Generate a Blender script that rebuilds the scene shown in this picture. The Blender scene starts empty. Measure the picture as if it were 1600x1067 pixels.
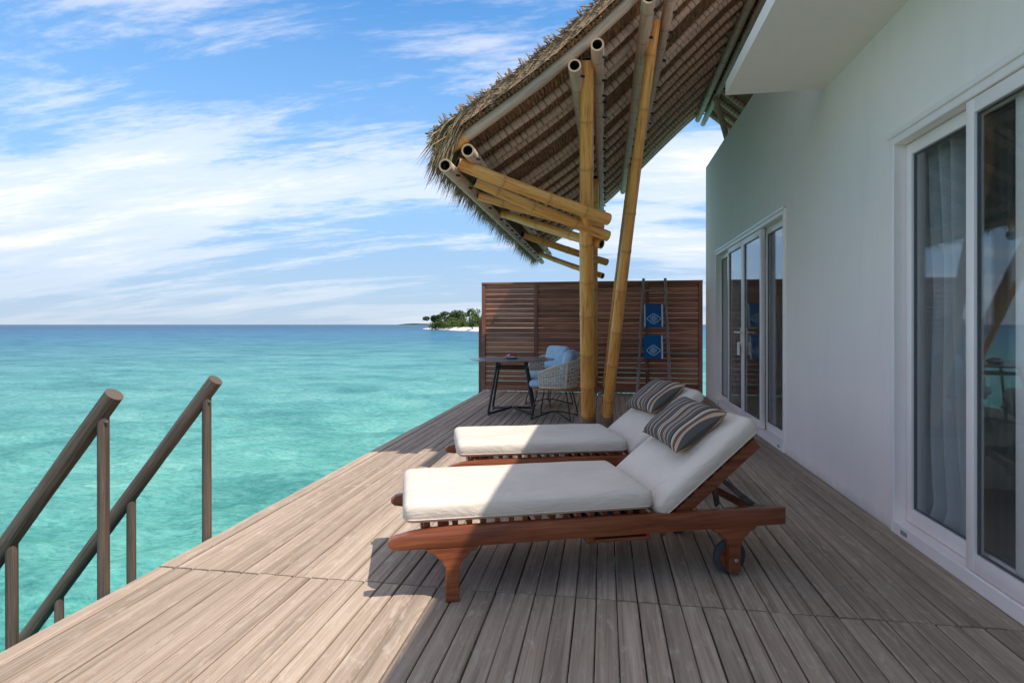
import bpy, bmesh, math, random
import numpy as np
from mathutils import Vector, Matrix
R = math.radians
random.seed(7)
rng = np.random.default_rng(7)
sc = bpy.context.scene
COL = sc.collection

# ------------------------------------------------------------------ camera, sky, sun, exposure
cam_d = bpy.data.cameras.new('camera')
cam = bpy.data.objects.new('camera', cam_d)
COL.objects.link(cam)
cam.location = (0, 0, 1.25)
cam.rotation_euler = (R(90), 0, R(9.15))
cam_d.sensor_width = 36
cam_d.lens = 20.25
cam_d.shift_y = -0.0166
cam_d.clip_start = 0.05
cam_d.clip_end = 30000
sc.camera = cam

LIGHT = Vector((-.54, .31, -1)).normalized()          # the way sunlight travels
SUN_EL = math.asin(-LIGHT.z)
world = bpy.data.worlds.new('World')
sc.world = world
world.use_nodes = True
wt = world.node_tree
wt.nodes.clear()


def N(t, kind, **kw):
    n = t.nodes.new(kind)
    for k, v in kw.items():
        if k == 'ins':
            for i, val in v.items():
                n.inputs[i].default_value = val
        else:
            setattr(n, k, v)
    return n


def ramp(t, src, stops, interp='LINEAR'):
    r = t.nodes.new('ShaderNodeValToRGB')
    r.color_ramp.interpolation = interp
    el = r.color_ramp.elements
    while len(el) < len(stops):
        el.new(.5)
    for e, (p, c) in zip(el, stops):
        e.position = p
        e.color = (*c, 1) if len(c) == 3 else c
    t.links.new(src, r.inputs[0])
    return r.outputs[0]


def math_n(t, op, a, b=None, clamp=False):
    n = t.nodes.new('ShaderNodeMath')
    n.operation = op
    n.use_clamp = clamp
    for i, v in enumerate((a, b)):
        if v is None:
            continue
        if isinstance(v, (int, float)):
            n.inputs[i].default_value = v
        else:
            t.links.new(v, n.inputs[i])
    return n.outputs[0]


def mixc(t, fac, a, b, mode='MIX'):
    n = t.nodes.new('ShaderNodeMix')
    n.data_type = 'RGBA'
    n.blend_type = mode
    for sock, v in ((n.inputs[0], fac), (n.inputs[6], a), (n.inputs[7], b)):
        if isinstance(v, (int, float)):
            sock.default_value = v
        elif isinstance(v, tuple):
            sock.default_value = (*v, 1) if len(v) == 3 else v
        else:
            t.links.new(v, sock)
    return n.outputs[2]


SKY_STRENGTH = .15
sky = N(wt, 'ShaderNodeTexSky', sky_type='NISHITA', sun_disc=False)
sky.sun_elevation = SUN_EL
sky.sun_rotation = math.atan2(-LIGHT.x, -LIGHT.y)
sky.air_density = 1.0
sky.dust_density = .6
sky.ozone_density = 2.0
tc = N(wt, 'ShaderNodeTexCoord')
sep = N(wt, 'ShaderNodeSeparateXYZ')
wt.links.new(tc.outputs['Generated'], sep.inputs[0])
zz = math_n(wt, 'ADD', math_n(wt, 'MAXIMUM', sep.outputs[2], 0.0), .16)
px = math_n(wt, 'DIVIDE', sep.outputs[0], zz)
py = math_n(wt, 'DIVIDE', sep.outputs[1], zz)
cmb = N(wt, 'ShaderNodeCombineXYZ')
wt.links.new(px, cmb.inputs[0])
wt.links.new(py, cmb.inputs[1])


def cloud_noise(rot, scale, nscale, detail, rough, dist, loc):
    m = N(wt, 'ShaderNodeMapping')
    m.inputs['Rotation'].default_value = (0, 0, R(rot))
    m.inputs['Scale'].default_value = scale
    m.inputs['Location'].default_value = loc
    wt.links.new(cmb.outputs[0], m.inputs[0])
    n = N(wt, 'ShaderNodeTexNoise', ins={'Scale': nscale, 'Detail': detail, 'Roughness': rough, 'Distortion': dist})
    wt.links.new(m.outputs[0], n.inputs['Vector'])
    return n.outputs[0]


big = cloud_noise(24, (.42, 1.0, 1), .85, 3, .5, .25, (4.1, 8.6, 0))
fine = cloud_noise(32, (.42, 1.7, 1), 3.0, 10, .66, .35, (.3, 4.2, 0))
rip = cloud_noise(-38, (1, 2.4, 1), 13, 5, .6, .3, (0, 0, 0))
dens = math_n(wt, 'ADD', math_n(wt, 'MULTIPLY', big, 1.7), math_n(wt, 'MULTIPLY', fine, .75))
dens = math_n(wt, 'ADD', dens, math_n(wt, 'MULTIPLY', rip, .16))
cl = ramp(wt, math_n(wt, 'SUBTRACT', dens, .97), [(.20, (0, 0, 0)), (.40, (.38, .38, .38)), (.72, (.8, .8, .8))], 'EASE')
low = ramp(wt, sep.outputs[2], [(0.0, (.25, .25, .25)), (.16, (1, 1, 1))])
clm = math_n(wt, 'MULTIPLY', cl, low)
skyt = mixc(wt, 1.0, sky.outputs[0], (.26, .53, .69), "MULTIPLY")
# pale sea haze low over the horizon, all the way round
hz = ramp(wt, sep.outputs[2], [(0.0, (.97, .97, .97)), (.13, (.9, .9, .9)), (.30, (.5, .5, .5)), (.52, (0, 0, 0))])
hzn = N(wt, 'ShaderNodeCombineColor')
for i_, (a_, b_) in enumerate(((1.48, 1.08), (1.8, 1.64), (2.22, 2.42))):
    mr_ = N(wt, 'ShaderNodeMapRange', ins={1: 0.0, 2: .14, 3: a_, 4: b_})
    wt.links.new(sep.outputs[2], mr_.inputs[0])
    wt.links.new(mr_.outputs[0], hzn.inputs[i_])
skyt = mixc(wt, hz, skyt, hzn.outputs[0])
skyc = mixc(wt, clm, skyt, (3.95, 3.62, 3.4))
bg = N(wt, 'ShaderNodeBackground', ins={'Strength': SKY_STRENGTH})
wt.links.new(skyc, bg.inputs[0])
wo = N(wt, 'ShaderNodeOutputWorld')
wt.links.new(bg.outputs[0], wo.inputs[0])

sun_d = bpy.data.lights.new('sun', 'SUN')
sun_d.energy = 2.0
sun_d.angle = R(.55)
sun_d.color = (1, .95, .87)
sun = bpy.data.objects.new('sun', sun_d)
COL.objects.link(sun)
sun.rotation_euler = LIGHT.to_track_quat('-Z', 'Y').to_euler()
sun.location = (8, -4, 14)

vs = sc.view_settings
vs.view_transform = 'Standard'
vs.look = 'None'
vs.exposure = 1.3
vs.gamma = 1
vs.use_curve_mapping = False
sc.cycles.max_bounces = 8
sc.cycles.diffuse_bounces = 6
sc.cycles.transparent_max_bounces = 12
sc.cycles.caustics_reflective = False
sc.cycles.caustics_refractive = False

# ------------------------------------------------------------------ materials


def new_mat(name):
    m = bpy.data.materials.new(name)
    m.use_nodes = True
    t = m.node_tree
    b = t.nodes['Principled BSDF']
    return m, t, b


def bump(t, b, h, strength=.3, dist=.01):
    n = N(t, 'ShaderNodeBump', ins={'Strength': strength, 'Distance': dist})
    t.links.new(h, n.inputs['Height'])
    t.links.new(n.outputs[0], b.inputs['Normal'])
    return n


def coords(t, kind='Object', scale=(1, 1, 1), rnd=True):
    c = N(t, 'ShaderNodeTexCoord')
    src = c.outputs[kind]
    if rnd:
        oi = N(t, 'ShaderNodeObjectInfo')
        add = N(t, 'ShaderNodeVectorMath', operation='ADD')
        mul = math_n(t, 'MULTIPLY', oi.outputs['Random'], 37.0)
        cb = N(t, 'ShaderNodeCombineXYZ')
        for i in range(3):
            t.links.new(mul, cb.inputs[i])
        t.links.new(src, add.inputs[0])
        t.links.new(cb.outputs[0], add.inputs[1])
        src = add.outputs[0]
    mp = N(t, 'ShaderNodeMapping')
    mp.inputs['Scale'].default_value = scale
    t.links.new(src, mp.inputs[0])
    return mp.outputs[0]


def noise(t, vec, scale=5, detail=5, rough=.6, dist=0):
    n = N(t, 'ShaderNodeTexNoise', ins={'Scale': scale, 'Detail': detail, 'Roughness': rough, 'Distortion': dist})
    t.links.new(vec, n.inputs['Vector'])
    return n.outputs[0]


def wood(name, dark, mid, light, grain=(28, 28, 1.6), rough=.6, kind='Object', bmp=.25, vary=.25, patch=None, spec=.3, coat=0):
    m, t, b = new_mat(name)
    v = coords(t, kind, grain)
    g = noise(t, v, 1.6, 7, .62, .6)
    c = ramp(t, g, [(.3, dark), (.5, mid), (.72, light)])
    v2 = coords(t, kind, tuple(max(.6, s * .12) for s in grain))
    p = noise(t, v2, 1.5, 4, .6)
    pr = ramp(t, p, [(.3, (.72, .72, .72)), (.7, (1.12, 1.12, 1.12))])
    c = mixc(t, 1.0, c, pr, 'MULTIPLY')
    if patch:
        v3 = coords(t, kind, (14, 14, 4))
        q = noise(t, v3, 2.4, 8, .7, .4)
        qf = ramp(t, q, [(.53, (0, 0, 0)), (.66, (.6, .6, .6))])
        c = mixc(t, qf, c, patch)
    oi = N(t, 'ShaderNodeObjectInfo')
    mr = N(t, 'ShaderNodeMapRange', ins={3: 1 - vary, 4: 1 + vary})
    t.links.new(oi.outputs['Random'], mr.inputs[0])
    cc = N(t, 'ShaderNodeCombineColor')
    for i in range(3):
        t.links.new(mr.outputs[0], cc.inputs[i])
    c = mixc(t, 1.0, c, cc.outputs[0], 'MULTIPLY')
    t.links.new(c, b.inputs['Base Color'])
    b.inputs['Roughness'].default_value = rough
    b.inputs['Specular IOR Level'].default_value = spec
    b.inputs['Coat Weight'].default_value = coat
    b.inputs['Coat Roughness'].default_value = .25
    bump(t, b, g, bmp, .004)
    return m


def plain(name, col, rough=.5, metal=0, var=.06, nscale=8, bmp=0, bscale=60, kind='Object', spec=.5, sheen=0):
    m, t, b = new_mat(name)
    v = coords(t, kind, (1, 1, 1))
    n = noise(t, v, nscale, 5, .6)
    lo = tuple(c * (1 - var * 1.6) for c in col)
    hi = tuple(min(1, c * (1 + var * 1.2)) for c in col)
    t.links.new(ramp(t, n, [(.3, lo), (.7, hi)]), b.inputs['Base Color'])
    b.inputs['Roughness'].default_value = rough
    b.inputs['Metallic'].default_value = metal
    b.inputs['Specular IOR Level'].default_value = spec
    b.inputs['Sheen Weight'].default_value = sheen
    if bmp:
        bump(t, b, noise(t, v, bscale, 4, .6), bmp, .003)
    return m


M = {}
M['deck'] = wood('deck_wood', (.265, .19, .136), (.39, .29, .213), (.50, .385, .297), (40, 3.2, 40), .8, bmp=.4, vary=.13,
                 patch=(.53, .42, .335), spec=.2)
M['joist'] = wood('joist_wood', (.05, .04, .03), (.09, .07, .055), (.13, .1, .08), (2, 30, 30), .85)
M['teak'] = wood('oiled_teak', (.11, .026, .010), (.25, .066, .024), (.38, .115, .042), (1.6, 26, 26), .38, bmp=.12, vary=.1, spec=.45, coat=.15)
M['fence'] = wood('stained_fence_wood', (.19, .062, .034), (.39, .142, .08), (.54, .225, .135), (1.3, 30, 30), .55, bmp=.2, vary=.32)
M['fencev'] = wood('stained_post_wood', (.13, .046, .03), (.27, .10, .063), (.37, .15, .10), (30, 30, 1.4), .55, bmp=.2, vary=.15)
M['log'] = wood('weathered_log', (.06, .042, .03), (.125, .088, .066), (.21, .155, .12), (13, 2.2, 1), .75, kind='UV', bmp=.35, vary=.12)
M['ladder'] = wood('ladder_wood', (.2, .125, .11), (.36, .25, .23), (.46, .34, .32), (30, 30, 2), .6)
M['tan'] = wood('orange_teak', (.22, .075, .03), (.36, .13, .055), (.46, .19, .085), (10, 10, 10), .5)


def bamboo(name, base, hi, lo, node, rough=.35, spec=.5):
    m, t, b = new_mat(name)
    uv = N(t, 'ShaderNodeUVMap')
    mp = N(t, 'ShaderNodeMapping')
    mp.inputs['Scale'].default_value = (3.0, 1.1, 1)
    oi = N(t, 'ShaderNodeObjectInfo')
    cb = N(t, 'ShaderNodeCombineXYZ')
    t.links.new(math_n(t, 'MULTIPLY', oi.outputs['Random'], 31.0), cb.inputs[1])
    t.links.new(cb.outputs[0], mp.inputs['Location'])
    t.links.new(uv.outputs[0], mp.inputs[0])
    g = noise(t, mp.outputs[0], 2.2, 7, .65, .8)
    c = ramp(t, g, [(.32, lo), (.47, base), (.68, hi)])
    mp2 = N(t, 'ShaderNodeMapping')
    mp2.inputs['Scale'].default_value = (26, 1.5, 1)
    t.links.new(uv.outputs[0], mp2.inputs[0])
    g2 = noise(t, mp2.outputs[0], 3, 4, .6)
    c = mixc(t, 1.0, c, ramp(t, g2, [(.3, (.8, .8, .8)), (.7, (1.12, 1.12, 1.12))]), 'MULTIPLY')
    at = N(t, 'ShaderNodeAttribute', attribute_name='nd')
    c = mixc(t, at.outputs['Fac'], c, node)
    t.links.new(c, b.inputs['Base Color'])
    b.inputs['Roughness'].default_value = rough
    b.inputs['Specular IOR Level'].default_value = spec
    bump(t, b, g2, .12, .003)
    return m


M['gold'] = bamboo('golden_bamboo', (.88, .375, .08), (.93, .52, .17), (.50, .19, .06), (.36, .17, .06), .32)
M['grey'] = bamboo('greyed_bamboo', (.62, .44, .315), (.74, .55, .41), (.47, .315, .21), (.27, .19, .135), .6, .3)
M['wrap'] = bamboo('wrapped_batten', (.74, .52, .385), (.84, .64, .50), (.58, .39, .275), (.13, .085, .055), .75, .2)
M['cut'] = plain('bamboo_cut_end', (.42, .29, .17), .8, var=.15, nscale=30)
M['hollow'] = plain('bamboo_hollow', (.035, .025, .02), .9)


def thatch_mat(name, cols, sc_):
    m, t, b = new_mat(name)
    v = coords(t, 'Object', sc_, rnd=False)
    g = noise(t, v, 1, 6, .7, .3)
    t.links.new(ramp(t, g, [(.28, cols[0]), (.5, cols[1]), (.74, cols[2])]), b.inputs['Base Color'])
    b.inputs['Roughness'].default_value = .85
    b.inputs['Specular IOR Level'].default_value = .15
    bump(t, b, g, .5, .01)
    return m


M['thatch'] = thatch_mat('palm_thatch', ((.13, .07, .036), (.34, .20, .112), (.54, .355, .22)), (60, 9, 60))
M['fringe'] = thatch_mat('palm_fringe', ((.15, .11, .06), (.33, .25, .14), (.50, .39, .235)), (13, 13, 13))
M['stub'] = thatch_mat('reed_stub', ((.12, .08, .05), (.28, .195, .125), (.45, .335, .235)), (17, 17, 17))
M['rope'] = plain('coir_rope', (.33, .2, .115), .9, var=.3, nscale=60, bmp=.6, bscale=180)
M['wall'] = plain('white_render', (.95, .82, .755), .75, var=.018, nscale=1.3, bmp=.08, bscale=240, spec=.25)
_t = M['wall'].node_tree
_b = _t.nodes['Principled BSDF']
_l = _b.inputs['Base Color'].links[0]
_src = _l.from_socket
_g = N(_t, 'ShaderNodeNewGeometry')
_mp = N(_t, 'ShaderNodeMapping')
_mp.inputs['Scale'].default_value = (3, 3, .5)
_t.links.new(_g.outputs['Position'], _mp.inputs[0])
_n = noise(_t, _mp.outputs[0], 2.2, 8, .68, .3)
_c = mixc(_t, ramp(_t, _n, [(.52, (0, 0, 0)), (.75, (.16, .16, .16))]), _src, (.62, .57, .5))
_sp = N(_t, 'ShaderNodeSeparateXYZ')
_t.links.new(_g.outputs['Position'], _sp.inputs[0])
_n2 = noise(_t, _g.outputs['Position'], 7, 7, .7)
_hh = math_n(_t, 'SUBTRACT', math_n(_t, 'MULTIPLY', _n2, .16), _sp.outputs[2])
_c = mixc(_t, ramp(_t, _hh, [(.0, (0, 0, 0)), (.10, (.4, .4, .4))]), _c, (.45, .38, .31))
_t.links.new(_c, _b.inputs['Base Color'])
M['upvc'] = plain('white_door_frame', (.94, .83, .775), .35, var=.02)
M['gasket'] = plain('grey_gasket', (.12, .125, .13), .6)
M['vent'] = plain('grey_vent', (.3, .3, .31), .5)
M['canvas'] = plain('cream_canvas', (.71, .595, .49), .85, var=.035, nscale=3, bmp=.18, bscale=420, spec=.15, sheen=.1)
_t = M['canvas'].node_tree
_b = _t.nodes['Principled BSDF']
_bn = _b.inputs['Normal'].links[0].from_node
_v = coords(_t, 'Object', (1.2, 3.2, 3), rnd=False)
_b2 = N(_t, 'ShaderNodeBump', ins={'Strength': .8, 'Distance': .025})
_t.links.new(noise(_t, _v, 2.6, 5, .55, .9), _b2.inputs['Height'])
_t.links.new(_b2.outputs[0], _bn.inputs['Normal'])
M['blue'] = plain('blue_fabric', (.42, .55, .69), .9, var=.08, nscale=14, bmp=.25, bscale=300, spec=.1)
M['weave'] = plain('beige_rope_weave', (.70, .58, .44), .8, var=.12, nscale=40, bmp=.3, bscale=200)
M['black'] = plain('black_metal', (.014, .015, .017), .42, var=.1, spec=.5)
M['tyre'] = plain('grey_rubber', (.045, .047, .05), .75, var=.15, nscale=30)
M['chrome'] = plain('steel', (.6, .6, .6), .3, metal=1)
M['towel'] = plain('blue_towel', (.02, .13, .34), .95, var=.12, nscale=50, bmp=.4, bscale=350, spec=.05)
M['towelw'] = plain('white_towel_edge', (.72, .74, .78), .95, var=.04, bmp=.3, bscale=300, spec=.05)
M['motif'] = plain('pale_blue_print', (.42, .60, .76), .95, var=.06, spec=.05)
M['tan_cloth'] = plain('tan_cloth', (.45, .32, .19), .95, var=.1)
M['dish'] = plain('stone_dish', (.5, .5, .5), .35)
M['pink'] = plain('pink_petals', (.72, .05, .19), .6, var=.2, nscale=30)
M['white_petal'] = plain('white_petals', (.8, .74, .7), .6)
M['leaf'] = plain('green_leaf', (.07, .14, .03), .5, var=.3)
M['sand'] = plain('coral_sand', (.74, .66, .58), .9, var=.1, nscale=.15, spec=.1)
M['room'] = plain('room_plaster', (.6, .58, .55), .8, var=.03, nscale=2)
M['floor'] = plain('room_tile', (.45, .41, .37), .35, var=.1, nscale=2)
M['bed'] = plain('white_linen', (.7, .71, .74), .9, var=.03)


def foliage(name, a, b_, c_):
    m, t, b = new_mat(name)
    v = coords(t, 'Object', (1, 1, 1))
    g = noise(t, v, .55, 6, .7)
    t.links.new(ramp(t, g, [(.32, a), (.5, b_), (.68, c_)]), b.inputs['Base Color'])
    b.inputs['Roughness'].default_value = .6
    b.inputs['Specular IOR Level'].default_value = .2
    return m


M['fol_dark'] = foliage('dark_leaves', (.025, .04, .015), (.05, .075, .025), (.085, .11, .04))
M['fol_mid'] = foliage('mid_leaves', (.05, .085, .018), (.1, .15, .03), (.17, .22, .055))
M['bark'] = wood('bark', (.06, .05, .04), (.12, .1, .08), (.2, .17, .14), (6, 6, 1), .9)

# striped pillow: stripes vary with the cushion's own y
m, t, b = new_mat('striped_fabric')
c = N(t, 'ShaderNodeTexCoord')
s = N(t, 'ShaderNodeSeparateXYZ')
t.links.new(c.outputs['UV'], s.inputs[0])
f = math_n(t, 'ADD', math_n(t, 'MULTIPLY', s.outputs[1], .46), .5)
G, T_, L_, D_ = (.105, .095, .088), (.56, .33, .21), (.50, .46, .42), (.02, .02, .022)
stops = [(0, G), (.035, T_), (.06, G), (.10, T_), (.125, L_), (.14, D_), (.16, G), (.225, T_), (.24, G), (.30, L_), (.312, G),
         (.33, T_), (.345, G), (.40, D_), (.415, T_), (.45, D_), (.465, L_), (.49, G), (.60, T_), (.62, G), (.70, L_), (.715, G),
         (.79, T_), (.805, D_), (.82, G), (.90, T_), (.915, G), (.955, L_), (.97, G)]
t.links.new(ramp(t, f, stops, 'CONSTANT'), b.inputs['Base Color'])
b.inputs['Roughness'].default_value = .9
b.inputs['Specular IOR Level'].default_value = .1
bump(t, b, noise(t, coords(t, 'Object'), 260, 3, .6), .2, .003)
M['stripe'] = m

# dark stone table top
m, t, b = new_mat('grey_marble')
v = coords(t, 'Object')
g = noise(t, v, 5, 9, .7, 1.4)
t.links.new(ramp(t, g, [(.35, (.10, .095, .09)), (.55, (.21, .2, .19)), (.7, (.33, .315, .3))]), b.inputs['Base Color'])
b.inputs['Roughness'].default_value = .22
M['marble'] = m


def schlick(t, f0=.04):
    lw = N(t, 'ShaderNodeLayerWeight', ins={'Blend': .5})
    p = math_n(t, 'POWER', lw.outputs['Facing'], 5.0)
    return math_n(t, 'ADD', math_n(t, 'MULTIPLY', p, 1 - f0), f0)


m, t, b = new_mat('window_glass')
t.nodes.remove(b)
tr = N(t, 'ShaderNodeBsdfTransparent', ins={0: (.93, .95, .945, 1)})
gl = N(t, 'ShaderNodeBsdfGlossy', ins={'Roughness': .0, 'Color': (.95, .97, 1, 1)})
mx = N(t, 'ShaderNodeMixShader')
t.links.new(schlick(t, .05), mx.inputs[0])
t.links.new(tr.outputs[0], mx.inputs[1])
t.links.new(gl.outputs[0], mx.inputs[2])
t.links.new(mx.outputs[0], t.nodes['Material Output'].inputs[0])
M['glass'] = m

m, t, b = new_mat('sheer_curtain')
v = coords(t, 'Object')
b.inputs['Base Color'].default_value = (.78, .79, .8, 1)
b.inputs['Roughness'].default_value = .9
b.inputs['Specular IOR Level'].default_value = .1
tr = N(t, 'ShaderNodeBsdfTranslucent', ins={0: (.75, .76, .78, 1)})
tp = N(t, 'ShaderNodeBsdfTransparent')
mx = N(t, 'ShaderNodeMixShader', ins={0: .4})
mx2 = N(t, 'ShaderNodeMixShader', ins={0: .12})
t.links.new(b.outputs[0], mx.inputs[1])
t.links.new(tr.outputs[0], mx.inputs[2])
t.links.new(mx.outputs[0], mx2.inputs[1])
t.links.new(tp.outputs[0], mx2.inputs[2])
t.links.new(mx2.outputs[0], t.nodes['Material Output'].inputs[0])
M['curtain'] = m

# sea: shallow lagoon over pale sand close by, deep water farther out; colour of the water body by place, with ripple light and dark painted over it
m, t, b = new_mat('lagoon_water')
geo = N(t, 'ShaderNodeNewGeometry')
sp = N(t, 'ShaderNodeSeparateXYZ')
t.links.new(geo.outputs['Position'], sp.inputs[0])


def wpos(scale):
    mp = N(t, 'ShaderNodeMapping')
    mp.inputs['Scale'].default_value = scale
    t.links.new(geo.outputs['Position'], mp.inputs[0])
    return mp.outputs[0]


ln = N(t, 'ShaderNodeVectorMath', operation='LENGTH')
t.links.new(geo.outputs['Position'], ln.inputs[0])
warp = math_n(t, 'ADD', .62, math_n(t, 'MULTIPLY', noise(t, wpos((.012, .03, 1)), 1, 4, .6), .76))
dist = math_n(t, 'MULTIPLY', ln.outputs['Value'], warp)
lg = math_n(t, 'DIVIDE', math_n(t, 'LOGARITHM', math_n(t, 'MAXIMUM', dist, 2.0), 10.0), 4.0)
depthc = ramp(t, lg, [(.20, (.112, .395, .318)), (.32, (.125, .36, .315)), (.42, (.105, .29, .297)), (.49, (.068, .21, .267)),
                      (.57, (.052, .165, .268)), (.70, (.027, .095, .178))])
pat = noise(t, wpos((.22, .34, .3)), 1, 7, .7, .25)
pc = ramp(t, pat, [(.33, (.50, .66, .70)), (.5, (.96, .98, .98)), (.66, (1.5, 1.2, 1.17))])
c = mixc(t, 1.0, depthc, pc, 'MULTIPLY')
rip1 = noise(t, wpos((2.2, 4.6, 1)), 1.5, 5, .74, .5)
rc = ramp(t, rip1, [(.30, (.42, .64, .68)), (.47, (.97, .98, .98)), (.58, (1.05, 1.03, 1.03)), (.70, (1.6, 1.22, 1.2))])  # dark and bright faces of small ripples put into the colour
c = mixc(t, 1.0, c, rc, 'MULTIPLY')
rip2 = noise(t, wpos((6.0, 11.0, 1)), 1.2, 4, .7, .4)  # finer ripples, their light and shade also painted into the colour
c = mixc(t, 1.0, c, ramp(t, rip2, [(.33, (.66, .8, .82)), (.5, (1, 1, 1)), (.66, (1.3, 1.12, 1.12))]), 'MULTIPLY')
t.nodes.remove(b)
h1 = noise(t, wpos((1.5, 2.6, 1)), 1.4, 7, .68, .4)
h2 = noise(t, wpos((5, 8, 1)), 1.0, 4, .6, .5)
hh = math_n(t, 'ADD', h1, math_n(t, 'MULTIPLY', h2, .35))
bn = N(t, 'ShaderNodeBump', ins={'Strength': .8, 'Distance': .17})
t.links.new(hh, bn.inputs['Height'])
df = N(t, 'ShaderNodeBsdfDiffuse')
t.links.new(c, df.inputs[0])
t.links.new(bn.outputs[0], df.inputs['Normal'])
gl = N(t, 'ShaderNodeBsdfGlossy', ins={'Roughness': .1})
t.links.new(bn.outputs[0], gl.inputs['Normal'])
lw = N(t, 'ShaderNodeLayerWeight', ins={'Blend': .5})
t.links.new(bn.outputs[0], lw.inputs['Normal'])
# choppy water: wave slopes keep the mean reflectance well under a flat mirror's
fr = math_n(t, 'ADD', math_n(t, 'MULTIPLY', math_n(t, 'POWER', lw.outputs['Facing'], 5.0), .33), .02)
mx = N(t, 'ShaderNodeMixShader')
t.links.new(fr, mx.inputs[0])
t.links.new(df.outputs[0], mx.inputs[1])
t.links.new(gl.outputs[0], mx.inputs[2])
t.links.new(mx.outputs[0], t.nodes['Material Output'].inputs[0])
M['sea'] = m

# ------------------------------------------------------------------ mesh helpers


class MB:
    def __init__(s):
        s.v, s.f, s.uv, s.nd, s.mi = [], [], [], [], []

    def add(s, vs_, fs, uv=None, nd=None, mi=0):
        o = len(s.v)
        s.v += [tuple(p) for p in vs_]
        s.f += [tuple(i + o for i in f_) for f_ in fs]
        s.uv += list(uv) if uv is not None else [(0, 0)] * len(vs_)
        s.nd += list(nd) if nd is not None else [0.0] * len(vs_)
        s.mi += [mi] * len(fs)

    def box(s, x0, x1, y0, y1, z0, z1, mi=0):
        s.add([(x, y, z) for z in (z0, z1) for y in (y0, y1) for x in (x0, x1)],
              [(0, 2, 3, 1), (4, 5, 7, 6), (0, 1, 5, 4), (2, 6, 7, 3), (0, 4, 6, 2), (1, 3, 7, 5)], mi=mi)

    def prism(s, poly, y0, y1, axis='y', mi=0):
        n = len(poly)
        f3 = {'y': lambda a, b_, c_: (a, c_, b_), 'x': lambda a, b_, c_: (c_, a, b_), 'z': lambda a, b_, c_: (a, b_, c_)}[axis]
        vs_ = [f3(a, b_, y0) for a, b_ in poly] + [f3(a, b_, y1) for a, b_ in poly]
        fs = [tuple(range(n)), tuple(range(2 * n - 1, n - 1, -1))]
        fs += [(i, i + n, (i + 1) % n + n, (i + 1) % n) for i in range(n)]
        s.add(vs_, fs, mi=mi)

    def tube(s, pts, rad, sides=10, cap=True, nd=None, hollow=0, mi=0, closed=False, squash=None):
        pts = [Vector(p) for p in pts]
        n = len(pts)
        if not hasattr(rad, '__len__'):
            rad = [rad] * n
        vs_, uv, nn = [], [], []
        t0 = (pts[1] - pts[0]).normalized()
        up = Vector((0, 0, 1)) if abs(t0.z) < .9 else Vector((1, 0, 0))
        nrm = t0.cross(up).normalized()
        L = 0
        for i, p in enumerate(pts):
            if closed:
                tg = (pts[(i + 1) % n] - pts[i - 1]).normalized()
            elif i == 0:
                tg = t0
            elif i == n - 1:
                tg = (pts[-1] - pts[-2]).normalized()
            else:
                tg = ((pts[i + 1] - p).normalized() + (p - pts[i - 1]).normalized()).normalized()
            nrm = (nrm - tg * nrm.dot(tg)).normalized()
            bi = tg.cross(nrm)
            if i:
                L += (p - pts[i - 1]).length
            for k in range(sides):
                a = 2 * math.pi * k / sides
                vs_.append(p + (nrm * math.cos(a) + bi * math.sin(a)) * rad[i])
                uv.append((abs(k / sides - .5) * 2, L))
                nn.append(nd[i] if nd else 0.0)
        fs = []
        rng_ = n if closed else n - 1
        for i in range(rng_):
            j = (i + 1) % n
            for k in range(sides):
                k2 = (k + 1) % sides
                fs.append((i * sides + k, i * sides + k2, j * sides + k2, j * sides + k))
        s.add(vs_, fs, uv, nn, mi)
        if cap and not closed:
            for e, i in ((0, 0), (1, n - 1)):
                ring = vs_[i * sides:(i + 1) * sides]
                c_ = pts[i]
                if hollow:
                    d = (pts[1] - pts[0]).normalized() if e == 0 else (pts[-2] - pts[-1]).normalized()
                    r2 = [c_ + (q - c_) * hollow for q in ring]
                    r3 = [q + d * .12 for q in r2]
                    f1 = [(k, (k + 1) % sides, sides + (k + 1) % sides, sides + k) for k in range(sides)]
                    f2 = [(sides + k, sides + (k + 1) % sides, 2 * sides + (k + 1) % sides, 2 * sides + k) for k in range(sides)]
                    if e == 0:
                        f1 = [tuple(reversed(q)) for q in f1]
                        f2 = [tuple(reversed(q)) for q in f2]
                    s.add(ring + r2, f1, mi=2)
                    s.add(ring + r2 + r3, f2 + [tuple(range(2 * sides, 3 * sides))], mi=1)
                else:
                    idx = tuple(range(sides))
                    s.add(ring, [idx if e else tuple(reversed(idx))], mi=mi)

    def build(s, name, mats, parent=None, smooth=False, link=True):
        me = bpy.data.meshes.new(name)
        me.from_pydata(s.v, [], s.f)
        if not isinstance(mats, (list, tuple)):
            mats = [mats]
        for mm in mats:
            me.materials.append(M[mm])
        if any(s.mi):
            me.polygons.foreach_set('material_index', s.mi)
        if any(u != (0, 0) for u in s.uv):
            ul = me.uv_layers.new(name='UVMap')
            li = np.zeros(len(me.loops), dtype=np.int32)
            me.loops.foreach_get('vertex_index', li)
            ul.data.foreach_set('uv', np.array(s.uv, dtype=np.float32)[li].ravel())
        if any(s.nd):
            a = me.attributes.new('nd', 'FLOAT', 'POINT')
            a.data.foreach_set('value', s.nd)
        if smooth:
            me.polygons.foreach_set('use_smooth', [True] * len(me.polygons))
            if smooth != 'all':
                me.set_sharp_from_angle(angle=R(40))
        me.update()
        o = bpy.data.objects.new(name, me)
        if link:
            COL.objects.link(o)
        if parent:
            o.parent = parent
        return o


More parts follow.
